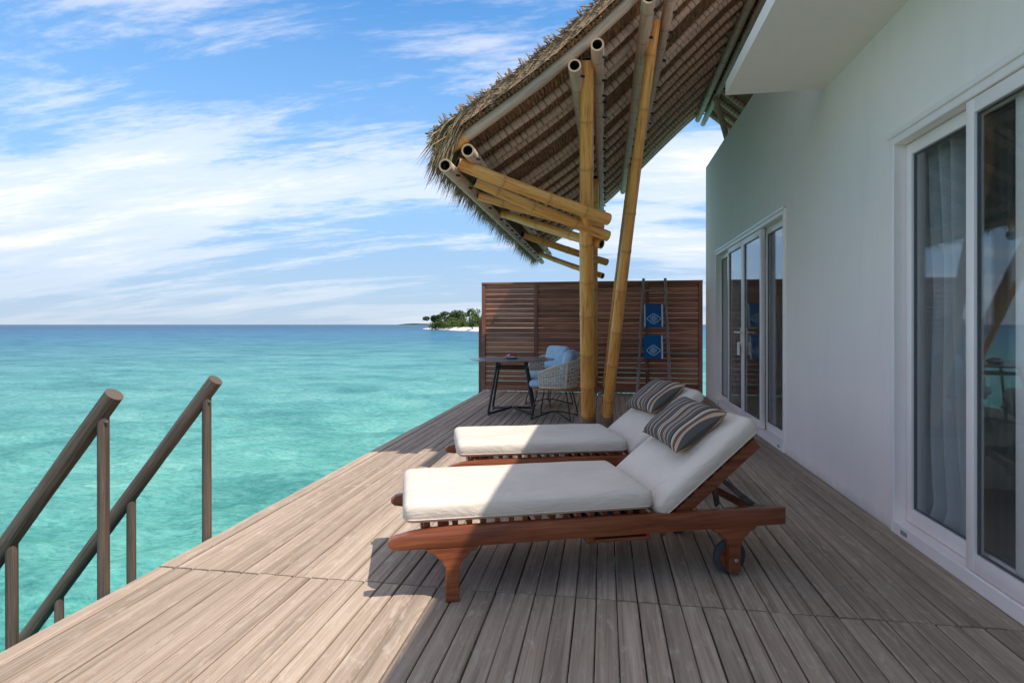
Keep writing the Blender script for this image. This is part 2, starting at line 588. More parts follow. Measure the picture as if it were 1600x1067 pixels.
def bevel(o, w, seg=2):
    bm = bmesh.new()
    bm.from_mesh(o.data)
    bmesh.ops.recalc_face_normals(bm, faces=bm.faces[:])
    es = [e for e in bm.edges if len(e.link_faces) == 2 and e.calc_face_angle(0) > R(50)]
    bmesh.ops.bevel(bm, geom=es, offset=w, segments=seg, affect='EDGES', profile=.5, clamp_overlap=True)
    bm.to_mesh(o.data)
    bm.free()
    o.data.polygons.foreach_set('use_smooth', [True] * len(o.data.polygons))
    o.data.set_sharp_from_angle(angle=R(35))
    return o


def tag(o, label=None, cat=None, group=None, kind=None):
    if label:
        o['label'] = label
    if cat:
        o['category'] = cat
    if group:
        o['group'] = group
    if kind:
        o['kind'] = kind
    return o


def empty(name, loc=(0, 0, 0), rz=0):
    o = bpy.data.objects.new(name, None)
    o.empty_display_size = .1
    COL.objects.link(o)
    o.location = loc
    o.rotation_euler = (0, 0, rz)
    return o


def copy_tree(o, parent=None):
    c_ = o.copy()
    COL.objects.link(c_)
    c_.parent = parent
    for ch in list(o.children):
        copy_tree(ch, c_)
    return c_


def smooth_path(pts, r=.05, seg=4):
    """polyline with rounded corners"""
    pts = [Vector(p) for p in pts]
    out = [pts[0]]
    for i in range(1, len(pts) - 1):
        a, p, b_ = pts[i - 1], pts[i], pts[i + 1]
        ra = min(r, (a - p).length * .45, (b_ - p).length * .45)
        p0 = p + (a - p).normalized() * ra
        p1 = p + (b_ - p).normalized() * ra
        for k in range(seg + 1):
            q = k / seg
            out.append(p0 * (1 - q) ** 2 + p * 2 * q * (1 - q) + p1 * q * q)
    out.append(pts[-1])
    return out


def bamboo_tube(mb, a, b_, r0, r1, node=.33, sides=14, hollow=.74, jitter=.06, bow=0.0):
    a, b_ = Vector(a), Vector(b_)
    L = (b_ - a).length
    ts = [0.0]
    x = random.uniform(.3, 1) * node
    side = (b_ - a).cross(Vector((.3, .5, .2))).normalized()
    while x < L - .04:
        ts.append(x)
        x += node * random.uniform(1 - jitter * 3, 1 + jitter * 3)
    pts, rad, nd = [], [], []

    def put(d, k, n_):
        q = d / L
        pts.append(a + (b_ - a) * q + side * bow * math.sin(q * math.pi))
        rad.append((r0 + (r1 - r0) * q) * k)
        nd.append(n_)
    put(0, 1, 0)
    for d in ts[1:]:
        if d - .03 <= 0 or d + .03 >= L:
            continue
        put(d - .028, .985, 0)
        put(d - .009, 1.035, .15)
        put(d - .003, 1.05, .3)
        put(d + .002, 1.01, .75)
        put(d + .008, 1.045, .3)
        put(d + .028, .985, 0)
    put(L, 1, 0)
    mb.tube(pts, rad, sides, True, nd, hollow)


# ------------------------------------------------------------------ sea
SEA = -1.55


def build_sea():
    nr = 430
    r = 1.2 * (14000 / 1.2) ** (np.arange(nr) / (nr - 1))
    dense = np.linspace(R(70), R(170), 620)
    rest = np.linspace(R(170), R(430), 130)[1:-1]
    th = np.concatenate([dense, rest])
    nt = len(th)
    cx, cy = 0.0, 0.0
    X = cx + r[:, None] * np.cos(th)[None, :]
    Y = cy + r[:, None] * np.sin(th)[None, :]
    Z = np.full_like(X, SEA)
    dr = np.gradient(r)[:, None]
    for i in range(46):
        lam = 10 ** rng.uniform(-.5, .55)
        d = rng.normal(R(-60), .75)
        k = 2 * math.pi / lam
        amp = .0085 * lam ** .7
        fade = np.clip((lam / (dr * 2.6)) - .6, 0, 1)
        ph = rng.uniform(0, 6.28)
        w = np.sin(k * (X * math.cos(d) + Y * math.sin(d)) + ph + .8 * np.sin(.37 * k * (X * math.sin(d) - Y * math.cos(d)) + ph * 2))
        Z += amp * fade * (w + .25 * w * w)
    verts = np.stack([X, Y, Z], -1).reshape(-1, 3)
    i = np.arange(nr - 1)[:, None]
    j = np.arange(nt)[None, :]
    j2 = (j + 1) % nt
    f = np.stack([i * nt + j, (i + 1) * nt + j, (i + 1) * nt + j2, i * nt + j2], -1).reshape(-1, 4)
    # centre disc
    verts = np.vstack([verts, [[cx, cy, SEA]]])
    me = bpy.data.meshes.new('sea')
    tri = np.stack([np.full(nt, len(verts) - 1), np.arange(nt), (np.arange(nt) + 1) % nt], -1)
    me.vertices.add(len(verts))
    me.vertices.foreach_set('co', verts.ravel())
    nl = f.size + tri.size
    me.loops.add(nl)
    me.loops.foreach_set('vertex_index', np.concatenate([f.ravel(), tri.ravel()]).astype(np.int32))
    me.polygons.add(len(f) + len(tri))
    me.polygons.foreach_set('loop_start', np.concatenate([np.arange(len(f)) * 4, f.size + np.arange(len(tri)) * 3]).astype(np.int32))
    me.polygons.foreach_set('use_smooth', np.ones(len(f) + len(tri), dtype=bool))
    me.update(calc_edges=True)
    me.validate()
    me.materials.append(M['sea'])
    o = bpy.data.objects.new('sea', me)
    COL.objects.link(o)
    tag(o, 'turquoise lagoon deepening to blue at the horizon', kind='structure')


build_sea()

# ------------------------------------------------------------------ island
CT, ST = math.cos(R(9.15)), math.sin(R(9.15))


def at(pxx, d, z=0):
    """point at image column pxx (1600 wide) and depth d along the view axis, real height z"""
    u = (pxx - 800) / 900
    return Vector((d * (-ST + u * CT), d * (CT + u * ST), z))


def build_island():
    # shoreline follows a curve running towards the viewer on the right, behind the screen
    ctrl = [(661, 345), (672, 318), (690, 288), (712, 262), (735, 240), (760, 222), (800, 205), (850, 195)]
    mb = MB()
    rows = []
    for k, (px_, d) in enumerate(ctrl):
        wid = (k / 7) ** .7
        row = []
        for j in range(9):
            q = j / 8
            p = at(px_, d + q * (8 + 70 * wid))
            h = SEA - .25 + (1.9 * (.25 + .75 * min(1, wid * 1.8))) * (1 - (1 - min(1, q * 2.2)) ** 2) + random.uniform(-.06, .06)
            if j == 8:
                h = SEA - .4
            row.append((p.x, p.y, h))
        rows.append(row)
    vs_ = [p for r_ in rows for p in r_]
    fs = [(i * 9 + j, (i + 1) * 9 + j, (i + 1) * 9 + j + 1, i * 9 + j + 1) for i in range(7) for j in range(8)]
    mb.add(vs_, fs)
    o = mb.build('island', 'sand', smooth='all')
    tag(o, 'low island with a white coral sand beach', kind='structure')


build_island()


def leaf_cloud(mb, centre, rad, n, size, flat=1.0):
    c_ = Vector(centre)
    lob = [(Vector((random.gauss(0, .5), random.gauss(0, .5), random.gauss(0, .42))), random.uniform(.3, .6)) for _ in range(9)]
    for _ in range(n):
        l, lr = random.choice(lob)
        d = Vector((random.gauss(0, 1), random.gauss(0, 1), random.gauss(0, 1))).normalized() * lr * random.uniform(.6, 1.0)
        q = l + d
        p = c_ + Vector((q.x * rad[0], q.y * rad[1], q.z * rad[2]))
        a = Vector((random.gauss(0, 1), random.gauss(0, 1), random.gauss(0, .5) * flat)).normalized()
        b_ = a.cross(Vector((random.gauss(0, 1), random.gauss(0, 1), random.gauss(0, 1)))).normalized()
        s_ = size * random.uniform(.6, 1.3)
        mb.add([p - a * s_, p - b_ * s_ * .6, p + a * s_, p + b_ * s_ * .6], [(0, 1, 2, 3)])


def island_tree(name, label, cat, px_, d, h, rad, n, mat, lean=0.0, size=.5):
    base = at(px_, d, SEA + .9)
    e = empty(name, base)
    top = Vector((lean, 0, h - rad[2] * .7))
    mb = MB()
    mb.tube([(0, 0, -.6), (lean * .3, 0, h * .3), top], [.3, .22, .12], 7)
    for k in range(5):
        a = k * 1.25
        mb.tube([top * .6, top + Vector((math.cos(a) * rad[0] * .5, math.sin(a) * rad[1] * .5, rad[2] * .2))], [.13, .05], 5)
    mb.build('trunk', 'bark', e)
    mb = MB()
    leaf_cloud(mb, top, rad, n, size)
    mb.build('crown', mat, e)
    tag(e, label, cat)


island_tree('leaning_tree', 'dark spreading tree leaning over the tip of the beach', 'tree', 689, 300, 6.4, (5.2, 4, 2.6), 2200, 'fol_dark', -1.4, .42)
island_tree('broad_tree', 'tall broad dark tree, highest crown left of the palms', 'tree', 704, 292, 8.2, (6.5, 5, 3.0), 2300, 'fol_dark', 0, .42)
island_tree('beach_bush', 'dark bush on the white sand close to the screen', 'bush', 738, 246, 3.4, (2.3, 2, 1.8), 800, 'fol_dark', 0, .3)
island_tree('olive_tree', 'rounded olive green tree right beside the wooden screen', 'tree', 746, 262, 6.4, (4.2, 4, 2.6), 1300, 'fol_mid', 0, .36)

mb = MB()
for k in range(26):
    q = k / 25
    px_ = 684 + q * 80
    d = 300 - q * 48 + random.uniform(-4, 14)
    h = random.uniform(3.2, 5.8)
    p = at(px_, d, SEA + .7 + h * .45)
    leaf_cloud(mb, p, (3.8, 3.2, h * .75), 560, .38)
tag(mb.build('island_thicket', 'fol_mid'), 'bright green beach thicket massed along the island sand', 'thicket', kind='stuff')


def palm(label, px_, d, h, fr):
    e = empty('coconut_palm', at(px_, d, SEA + .8))
    mb = MB()
    mb.tube([(0, 0, -.5), (.15, 0, h * .5), (.4, 0, h)], [.22, .16, .12], 7)
    mb.build('trunk', 'bark', e)
    mb = MB()
    for k in range(15):
        a = k * 2.399
        el = random.uniform(-.3, 1.0)
        prev = Vector((.4, 0, h))
        for s_ in range(6):
            dv = Vector((math.cos(a) * math.cos(el), math.sin(a) * math.cos(el), math.sin(el)))
            nx = prev + dv * fr / 6
            sd = Vector((-math.sin(a), math.cos(a), 0)) * (.42 * math.sin((s_ + .8) / 6.6 * math.pi))
            dn = Vector((0, 0, -.18))
            mb.add([prev + sd + dn, prev, nx, nx + sd + dn], [(0, 1, 2, 3)])
            mb.add([prev, prev - sd + dn, nx - sd + dn, nx], [(0, 1, 2, 3)])
            prev = nx
            el -= .33
    mb.build('crown', 'fol_dark', e)
    tag(e, label, 'palm tree', 'coconut palms on the island')


palm('tallest coconut palm on the far island', 733, 275, 9.0, 3.0)
palm('coconut palm just right of the tallest island palm', 738, 280, 8.0, 2.6)
palm('coconut palm at the left of the island palms', 718, 285, 8.0, 2.5)
palm('small coconut palm second from left on the island', 724.5, 283, 7.2, 2.4)

mb = MB()
pr = [(-170, 0), (-120, 5), (-60, 10), (0, 12), (50, 9), (90, 10), (150, 5), (210, 0)]
c0 = at(650, 5200, SEA)
mb.prism([(a, b_) for a, b_ in pr], -60, 60)
o = mb.build('distant_island', 'fol_dark')
o.location = c0
tag(o, 'thin low distant island on the horizon', kind='structure')

# ------------------------------------------------------------------ deck
DL, DR = -2.275, 1.70
deck = MB()
ys = [-1.3 + .62 * k for k in range(20)]
for y in ys:
    deck.box(DL + .05, DR + .1, y - .03, y + .03, -.19, -.034)
for y in (2.655, 6.78):
    deck.box(DL + .05, DR + .1, y - .06, y + .06, -.19, -.035)
for x in (DL + .05, -.6, 1.0):
    deck.box(x, x + .08, -1.4, 10.95, -.42, -.191)
deck_o = deck.build('deck', 'joist')
tag(deck_o, 'weathered timber deck over the lagoon', kind='structure')
pitch = .0932
npl = int((DR - DL) / pitch) + 1


def plank_mesh(w, L, seed):
    rr = random.Random(seed)
    nseg = 14
    prof = [(-w / 2, -.03), (-w / 2, -.004), (-w / 2 + .004, 0), (0, .0006), (w / 2 - .004, 0), (w / 2, -.004), (w / 2, -.03)]
    vs_, fs = [], []
    n = len(prof)
    for i in range(nseg + 1):
        y = -L / 2 + L * i / nseg
        cup = rr.uniform(-.0009, .0009)
        e1, e2 = rr.uniform(-.0012, .0012), rr.uniform(-.0012, .0012)
        for k, (x, z) in enumerate(prof):
            vs_.append((x + (e1 if k < 3 else e2 if k > 3 else 0), y, z + cup))
    for i in range(nseg):
        for k in range(n):
            k2 = (k + 1) % n
            fs.append((i * n + k, i * n + k2, (i + 1) * n + k2, (i + 1) * n + k))
    fs += [tuple(range(n - 1, -1, -1)), tuple(range(nseg * n, nseg * n + n))]
    mb_ = MB()
    mb_.add(vs_, fs)
    return mb_.build('plank', 'deck', link=False).data


variants = [plank_mesh(pitch - random.choice((.004, .005, .0055, .0065)), 1.0, s_) for s_ in range(8)]
rowsY = [(-1.47, 2.653), (2.657, 6.778), (6.782, 10.72)]
for ri, (y0, y1) in enumerate(rowsY):
    off = random.uniform(-.004, .004)
    for k in range(npl):
        x = DL + pitch * (k + .5) + off + random.uniform(-.0018, .0018)
        e0, e1 = y0 + random.uniform(0, .006), y1 - random.uniform(0, .006)
        o = bpy.data.objects.new('plank', random.choice(variants))
        COL.objects.link(o)
        o.parent = deck_o
        o.location = (x, (e0 + e1) / 2, random.uniform(-.0025, .0012))
        o.scale = (1, e1 - e0, 1)
        o.rotation_euler = (0, random.uniform(-.006, .006), random.uniform(-.0004, .0004))
        if k == 0:
            o.location.x -= .01

# ------------------------------------------------------------------ villa
WX = 1.735
villa = empty('villa', (WX, 4.2, 0))
VO = Vector((WX, 4.2, 0))


def vbuild(mb, name, mat, parent=None, **kw):
    """built in world coordinates, parented to the villa"""
    o = mb.build(name, mat, **kw)
    p = parent or villa
    o.parent = p
    if p is villa:
        o.location = -VO
    return o


YA, YB = -2.0, 10.42
FD0, FD1, DT = 5.94, 9.43, 2.38         # far door
ND0, ND1 = .42, 3.82                    # near door
TOPZ = 3.97
mb = MB()


def wallrect(y0, y1, z0, z1):
    mb.box(WX, WX + .16, y0, y1, z0, z1)


wallrect(YA, ND0, -.03, DT)
wallrect(ND1, FD0, -.03, DT)
wallrect(FD1, YB, -.03, DT)
wallrect(YA, YB, DT + .0005, TOPZ)
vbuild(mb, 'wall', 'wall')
mb = MB()
mb.box(WX + .16, 6.2, YB - .16, YB, -.03, TOPZ)
mb.box(WX + .16, 6.2, YA, YA + .16, -.03, TOPZ)
mb.box(6.04, 6.2, YA + .16, YB - .16, -.03, TOPZ)
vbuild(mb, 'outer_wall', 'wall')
mb = MB()
mb.box(WX + .162, 6.038, YA + .162, YB - .162, TOPZ - .25, TOPZ - .02)
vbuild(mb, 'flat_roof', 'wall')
mb = MB()
mb.box(WX + .162, 6.03, YA + .17, YB - .17, -.06, -.005)
vbuild(mb, 'room_floor', 'floor')
mb = MB()
mb.box(WX + .162, 6.02, YA + .17, YB - .17, 2.75, 2.82)
mb.box(4.6, 4.68, YA + .17, YB - .17, 0, 2.748)
mb.box(WX + .162, 4.598, 4.9, 4.98, 0, 2.748)
vbuild(mb, 'room_wall', 'room')
mb = MB()
mb.box(.974, WX - .0005, YA, 4.93, 3.123, 3.225)
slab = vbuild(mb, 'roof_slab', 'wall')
# low bed seen dimly through the near door
bed = MB()
bed.box(2.75, 4.5, 1.3, 3.1, .0, .5)
bedo = bed.build('bed', 'bed')
bevel(bedo, .05, 3)
tag(bedo, 'low white bed inside the room behind the near glass door', 'bed')


def door(y0, y1, sashes, handles, vents):
    """fixed frame with sashes [(ya, yb, track)] where track 0 is the outer one"""
    fr = MB()
    x0, x1 = WX - .022, WX + .135
    fw = .035
    fr.box(x0, x1, y0, y0 + fw, .0, DT)
    fr.box(x0, x1, y1 - fw, y1, .0, DT)
    fr.box(x0, x1, y0 + fw, y1 - fw, DT - .055, DT)
    fr.box(x0, x1, y0 + fw, y1 - fw, .0, .075)
    fr.box(x0 - .012, x0 - .0005, y0 - .02, y1 + .02, DT - .012, DT + .02)       # drip rail
    f_ = vbuild(fr, 'sliding_door', 'upvc')
    bevel(f_, .004, 1)
    for (a, b_, tr_) in sashes:
        xs = WX - .012 + tr_ * .058
        sw, d_ = .062, .045
        za, zb = .08, DT - .06
        s_ = MB()
        s_.box(xs, xs + d_, a, a + sw, za, zb)
        s_.box(xs, xs + d_, b_ - sw, b_, za, zb)
        s_.box(xs, xs + d_, a + sw, b_ - sw, za, za + .085)
        s_.box(xs, xs + d_, a + sw, b_ - sw, zb - .07, zb)
        o_ = vbuild(s_, 'sash', 'upvc', f_)
        bevel(o_, .005, 2)
        g = MB()
        gx = xs + .022
        ga, gb, gza, gzb = a + sw, b_ - sw, za + .085, zb - .07
        for q in ((ga, ga + .006, gza, gzb), (gb - .006, gb, gza, gzb), (ga + .006, gb - .006, gza, gza + .006), (ga + .006, gb - .006, gzb - .006, gzb)):
            g.box(gx - .008, gx + .008, *q)
        vbuild(g, 'gasket', 'gasket', f_)
        p_ = MB()
        p_.box(gx - .003, gx + .003, ga + .004, gb - .004, gza + .004, gzb - .004)
        vbuild(p_, 'pane', 'glass', f_)
    for hy, sg in handles:
        h = MB()
        hx = WX - .012
        h.box(hx - .012, hx - .0005, hy - .017, hy + .017, .98, 1.2)
        h.tube(smooth_path([(hx - .012, hy, 1.15), (hx - .06, hy, 1.15), (hx - .06, hy + sg * .12, 1.15)], .02), .011, 8)
        h.tube(smooth_path([(hx - .012, hy, 1.02), (hx - .045, hy, 1.02), (hx - .045, hy, .86)], .015), .009, 8)
        vbuild(h, 'handle', 'upvc', f_)
    for vy in vents:
        v_ = MB()
        v_.box(x0 - .004, x0 - .0005, vy - .035, vy + .035, .025, .05)
        vbuild(v_, 'drain_cap', 'vent', f_)
    return f_


W4 = (FD1 - FD0) / 4
door(FD0, FD1, [(FD0 + .036, FD0 + W4 + .05, 1), (FD0 + W4 - .01, FD0 + 2 * W4 - .001, 0), (FD0 + 2 * W4 + .001, FD0 + 3 * W4 + .01, 0),
                (FD0 + 3 * W4 - .05, FD1 - .036, 1)], [(FD0 + 2 * W4 - .031, -1), (FD0 + 2 * W4 + .031, 1)], [6.1, 9.2])
door(ND0, ND1, [(2.79, ND1 - .036, 1), (1.9, 3.1, 0), (.9, 1.96, 1)], [], [3.66, 2.62])
tag(villa, 'white rendered villa with sliding glass doors and a flat roof slab', 'villa')


def curtain(y0, y1, label, x=WX + .21, folds=9, flare=.0):
    nz, ny = 26, folds * 10
    vs_, fs = [], []
    for i in range(nz + 1):
        q = i / nz
        z = .012 + 2.6 * q
        for j in range(ny + 1):
            s_ = j / ny
            wgap = 1 - flare * (1 - q) ** 1.5
            y = y1 - (y1 - y0) * s_ * (1 + .10 * (1 - q) * flare * 3) * (1 if flare == 0 else (.78 + .22 * (1 - q)))
            am = .045 * (1 + .5 * (1 - q))
            xx = x + am * math.sin(s_ * folds * 6.283 + .6 * math.sin(q * 3 + s_ * 5)) + .012 * math.sin(s_ * 61 + q * 9)
            if q < .06:
                xx -= (.06 - q) * 2.2 * (.6 + .4 * math.sin(s_ * 17))
            vs_.append((xx, y, z))
    n1 = ny + 1
    for i in range(nz):
        for j in range(ny):
            fs.append((i * n1 + j, i * n1 + j + 1, (i + 1) * n1 + j + 1, (i + 1) * n1 + j))
    mb_ = MB()
    mb_.add(vs_, fs)
    o_ = mb_.build('curtain', 'curtain', smooth='all')
    tag(o_, label, 'curtain', 'sheer white curtains')
    return o_


curtain(3.42, 4.05, 'sheer white curtain behind the near glass door', folds=5, flare=.25)
curtain(8.75, 9.6, 'sheer white curtain behind the far glass doors', folds=6)

# ------------------------------------------------------------------ thatched canopy
PX = [-1.75, -1.22, -.41, .2, .95, 1.65, 1.78]
PZ = [2.30, 2.63, 3.17, 3.68, 4.43, 5.08, 5.16]


def prof(x):
    """underside of the wrapped battens"""
    if x > 1.78:
        return 5.16 - (x - 1.78) * .86
    return float(np.interp(x, PX, PZ))


_xs = np.linspace(-1.75, 1.78, 200)
_zs = np.array([prof(x) for x in _xs])
_k = np.ones(31) / 31
_zsm = np.convolve(np.pad(_zs, 15, mode='reflect', reflect_type='odd'), _k, 'valid')


def P(x):
    return float(np.interp(x, _xs, _zsm)) if x <= 1.6 else prof(x)


def tang(x):
    d = Vector((.02, 0, P(x + .01) - P(x - .01)))
    return d.normalized()


canopy = empty('thatched_canopy', (-.2, 7.2, 0))
CO = Vector((-.2, 7.2, 0))


def cbuild(mb, name, mat, parent=None, **kw):
    o_ = mb.build(name, mat, **kw)
    o_.parent = parent or canopy
    if parent is None:
        o_.location = -CO
    return o_


YN, YF = 4.5, 11.05
# golden and greyed bamboo purlins (run along Y)
purl = [(-1.215, 2.475, 4.30, 11.25, .052, 'grey'), (-1.05, 2.60, 4.36, 11.1, .052, 'grey'), (-.225, 3.20, 4.36, 10.4, .05, 'grey'),
        (-.055, 3.335, 4.34, 10.9, .05, 'grey'), (.325, 3.67, 4.36, 10.7, .055, 'grey'), (.52, 3.86, 3.7, 10.9, .05, 'grey'),
        (1.68, 4.99, 3.6, 10.95, .055, 'grey'), (1.83, 5.03, 3.6, 11.3, .055, 'grey'), (2.25, 4.64, 3.6, 11.2, .045, 'grey')]
for (x, z, y0, y1, r_, mt) in purl:
    mb = MB()
    bamboo_tube(mb, (x, y0, z), (x, y1, z), r_, r_ * .86, .42, 16, bow=random.uniform(-.02, .02))
    o = cbuild(mb, 'purlin', [mt, 'hollow', 'cut'], smooth=True)
    st = MB()
    for yy in [4.52, 4.95, 5.28, 5.43, 5.83, 6.48, 6.9, 7.26, 7.62, 7.94, 8.5, 8.8, 9.16, 9.62, 10.14, 10.6]:
        if y0 + .05 < yy < y1 - .05:
            a = Vector((x + .035, yy - .03, z - r_ * .5))
            st.tube([a, a + Vector((.035, -.005, -.012))], .011, 6)
    if st.v:
        tag(cbuild(st, 'peg', 'hollow'), kind='stuff')

# rake poles at the near and far edges, running up the slope
for yy, r_ in ((4.5, .048), (11.0, .042)):
    mb = MB()
    for xa, xb, mt in ((-1.27, -1.10, 'gold'), (-1.10, .75, 'grey'), (.75, 1.74, 'grey')):
        mb2 = MB()
        za, zb = P(xa) + .045, P(xb) + .045
        n_ = 6
        pts = [(xa + (xb - xa) * k / n_, yy, P(xa + (xb - xa) * k / n_) + .045) for k in range(n_ + 1)]
        mb2.tube(pts, r_ * (1.12 if mt == 'gold' else 1), 14, True, [0, .0, .25, 0, .0, .3, 0], .7 if mt == 'gold' else 0)
        cbuild(mb2, 'rake_pole', [mt, 'hollow', 'cut'], smooth=True)

# wrapped battens up the slope
battens = [4.95, 5.28, 5.43, 5.83, 6.48, 6.66, 7.2, 7.62, 8.05, 8.5, 8.66, 9.16, 9.62, 10.14, 10.55, 10.82]


def batten(xa, xb, yy, r_):
    pts, rad, nd = [], [], []
    x = xa
    while x < xb:
        tx = tang(x)
        for dx, k, n_ in ((0, .97, .9), (.003, 1.0, .1), (.012, 1.01, 0), (.040, 1.03, 0), (.048, 1.035, .0), (.0505, 1.03, .25)):
            q = x + dx * tx.x
            pts.append((q, yy + .006 * math.sin(q * 3 + yy * 9), P(q) + .05))
            rad.append(r_ * k * (1 + .02 * math.sin(x * 40 + yy)))
            nd.append(n_)
        x += .056 * tx.x * random.uniform(.85, 1.2)
    mb_ = MB()
    mb_.tube(pts, rad, 10, True, nd)
    cbuild(mb_, 'batten', 'wrap', smooth='all')


for yy in battens:
    batten(-1.2, 1.66, yy, random.uniform(.036, .042))
for yy in (9.9, 10.3, 10.65, 11.0):
    batten(1.92, 2.9, yy, .045)


def thatch_sheet(xa, xb, name):
    """underside in stepped shingle rows, plus the top surface"""
    mb_ = MB()
    ny = 90
    yy = np.linspace(YN - .12, YF + .12, ny)
    xs, x = [], xa
    while x < xb:
        xs.append(x)
        x += .034 * tang(x).x if x < 1.7 else .03
    xs.append(xb)
    vs_, fs = [], []
    rows_ = 0
    for i, x in enumerate(xs):
        jit = rng.uniform(-.009, .009, ny)
        jx = rng.uniform(-.008, .008, ny)
        for st in (0, .026):
            for k in range(ny):
                vs_.append((x + jx[k] + st * .08, yy[k], P(x) + .074 + st + jit[k] * .6))
            rows_ += 1
    for i in range(rows_ - 1):
        for k in range(ny - 1):
            fs.append((i * ny + k, i * ny + k + 1, (i + 1) * ny + k + 1, (i + 1) * ny + k))
    mb_.add(vs_, fs)
    # top surface and edges
    n_ = 30
    vt, ft = [], []
    for i in range(n_ + 1):
        x = xa + (xb - xa) * i / n_
        for y in (YN - .12, YF + .12):
            vt += [(x, y, P(x) + .10), (x, y + (.02 if y < 6 else -.02), P(x) + .22)]
    for i in range(n_):
        a, c_ = i * 4, (i + 1) * 4
        ft += [(a, a + 1, c_ + 1, c_), (a + 1, a + 3, c_ + 3, c_ + 1), (a + 3, a + 2, c_ + 2, c_ + 3)]
    ft += [(0, 2, 3, 1), (n_ * 4, n_ * 4 + 1, n_ * 4 + 3, n_ * 4 + 2)]
    mb_.add(vt, ft)
    return cbuild(mb_, name, 'thatch')


tag(thatch_sheet(-1.27, 1.80, 'thatch'), kind='stuff')
tag(thatch_sheet(1.801, 3.4, 'thatch'), kind='stuff')


def stick(mb_, p, d, L, w):
    d = d.normalized()
    a = d.cross(Vector((.3, .7, .2))).normalized() * w
    b_ = d.cross(a).normalized() * w
    q = p + d * L
    mb_.add([p + a, p + b_, p - a - b_, q + a * .7, q + b_ * .7, q - (a + b_) * .7], [(0, 1, 4, 3), (1, 2, 5, 4), (2, 0, 3, 5), (3, 4, 5)])


# ragged reed stubs on the near and far rake edges
mb = MB()
for side, yedge in ((-1, YN - .10), (1, YF + .10)):
    for k in range(3600 if side < 0 else 1800):
        x = random.uniform(-1.30, 1.76)
        tz = tang(x)
        nrm = Vector((-tz.z, 0, tz.x))
        h = random.uniform(0, 1)
        p = Vector((x, yedge - side * random.uniform(.0, .10), P(x) + .09)) + nrm * (h * .115)
        d = -tz * random.uniform(.5, 1.2) + Vector((0, side * random.uniform(.1, .75), 0)) + nrm * random.uniform(-.25, .45)
        stick(mb, p, d, random.uniform(.04, .10), random.uniform(.003, .0065))
    for k in range(330):                               # small upright spikes along the top
        x = random.uniform(-1.27, 1.76)
        tz = tang(x)
        nrm = Vector((-tz.z, 0, tz.x))
        p = Vector((x, yedge + random.uniform(-.02, .06) * -side, P(x) + .09)) + nrm * .105
        stick(mb, p, nrm + Vector((random.uniform(-.5, .3), side * random.uniform(-.2, .5), 0)), random.uniform(.03, .075), .006)
tag(cbuild(mb, 'reed_edge', 'stub'), kind='stuff')

# drooping leaf fringe at the eave
mb = MB()
for k in range(19000):
    y = random.uniform(YN - .13, YF + .16)
    clump = .5 + .5 * math.sin(y * 7.3 + 2 * math.sin(y * 2.9)) * math.sin(y * 17)
    q = random.random()
    x = -1.21 + random.uniform(-.05, .12)
    p = Vector((x, y, P(x) + .07 + q * .15))
    d = Vector((-1, random.gauss(0, .2), random.uniform(-2.4, -.7)))
    if y < YN + .05:
        d.y -= random.uniform(0, .6)
    d.normalize()
    L = random.uniform(.15, .38) * (.8 + .35 * clump)
    w = random.uniform(.003, .008)
    sd = d.cross(Vector((random.gauss(0, .5), random.gauss(0, .5), 1))).normalized() * w
    mid = p + d * L * .55
    end = mid + (d + Vector((0, random.gauss(0, .15), -random.uniform(.3, 1.1)))).normalized() * L * .55
    mb.add([p - sd, p + sd, mid + sd * .9, mid - sd * .9, end], [(0, 1, 2, 3), (3, 2, 4)])
tag(cbuild(mb, 'leaf_fringe', 'fringe'), kind='stuff')

# columns: two V pairs leaning forward, the back pair a shifted twin
for i, dy in enumerate((0, 3.72)):
    base1, top1 = Vector((-.205, 7.18 + dy, 0)), Vector((-.14, 4.62 + dy, 3.36))
    base2, top2 = Vector((.01, 7.12 + dy, 0)), Vector((.425, 5.02 + dy, 3.84))
    for j, (ba, to, r0, r1) in enumerate(((base1, top1, .083, .056), (base2, top2, .068, .044))):
        mb = MB()
        bamboo_tube(mb, ba, to, r0, r1, .46, 18, .7, bow=.015)
        c1 = cbuild(mb, 'column', ['gold', 'hollow', 'cut'], smooth=True)
        rp = MB()
        ax = (to - ba).normalized()
        for k in range(16):
            cpt = ba + ax * (.012 + k * .0115)
            n_ = 16
            e1 = ax.cross(Vector((1, 0, 0))).normalized()
            e2 = ax.cross(e1)
            rr = r0 * 1.09 + random.uniform(-.001, .002)
            rp.tube([cpt + (e1 * math.cos(a) + e2 * math.sin(a)) * rr for a in [2 * math.pi * q / n_ for q in range(n_)]], .0068, 6, closed=True)
        ro = rp.build('rope_binding', 'rope', smooth='all')
        ro.parent = c1
    # outrigger braces to the eave purlins
    t_ = .655
    cpt = base1.lerp(top1, t_)
    br = [((.03, cpt.y - .10, cpt.z + .02), (-1.17, 4.50 + dy, 2.545), .056, .05),
          ((.03, cpt.y + .13, cpt.z - .10), (-1.12, 4.92 + dy, 2.50), .052, .046),
          ((-.02, cpt.y + .16, cpt.z - .02), (-1.16, 5.22 + dy, 2.44), .046, .04),
          ((-.03, cpt.y + .17, cpt.z - .17), (-1.13, 6.35 + dy, 2.49), .048, .042)]
    for (a, b_, r0, r1) in (br if i == 0 else [br[0], br[3]]):
        mb = MB()
        bamboo_tube(mb, a, b_, r0, r1, .40, 16, .7, bow=.012)
        cbuild(mb, 'brace', ['gold', 'hollow', 'cut'], smooth=True)
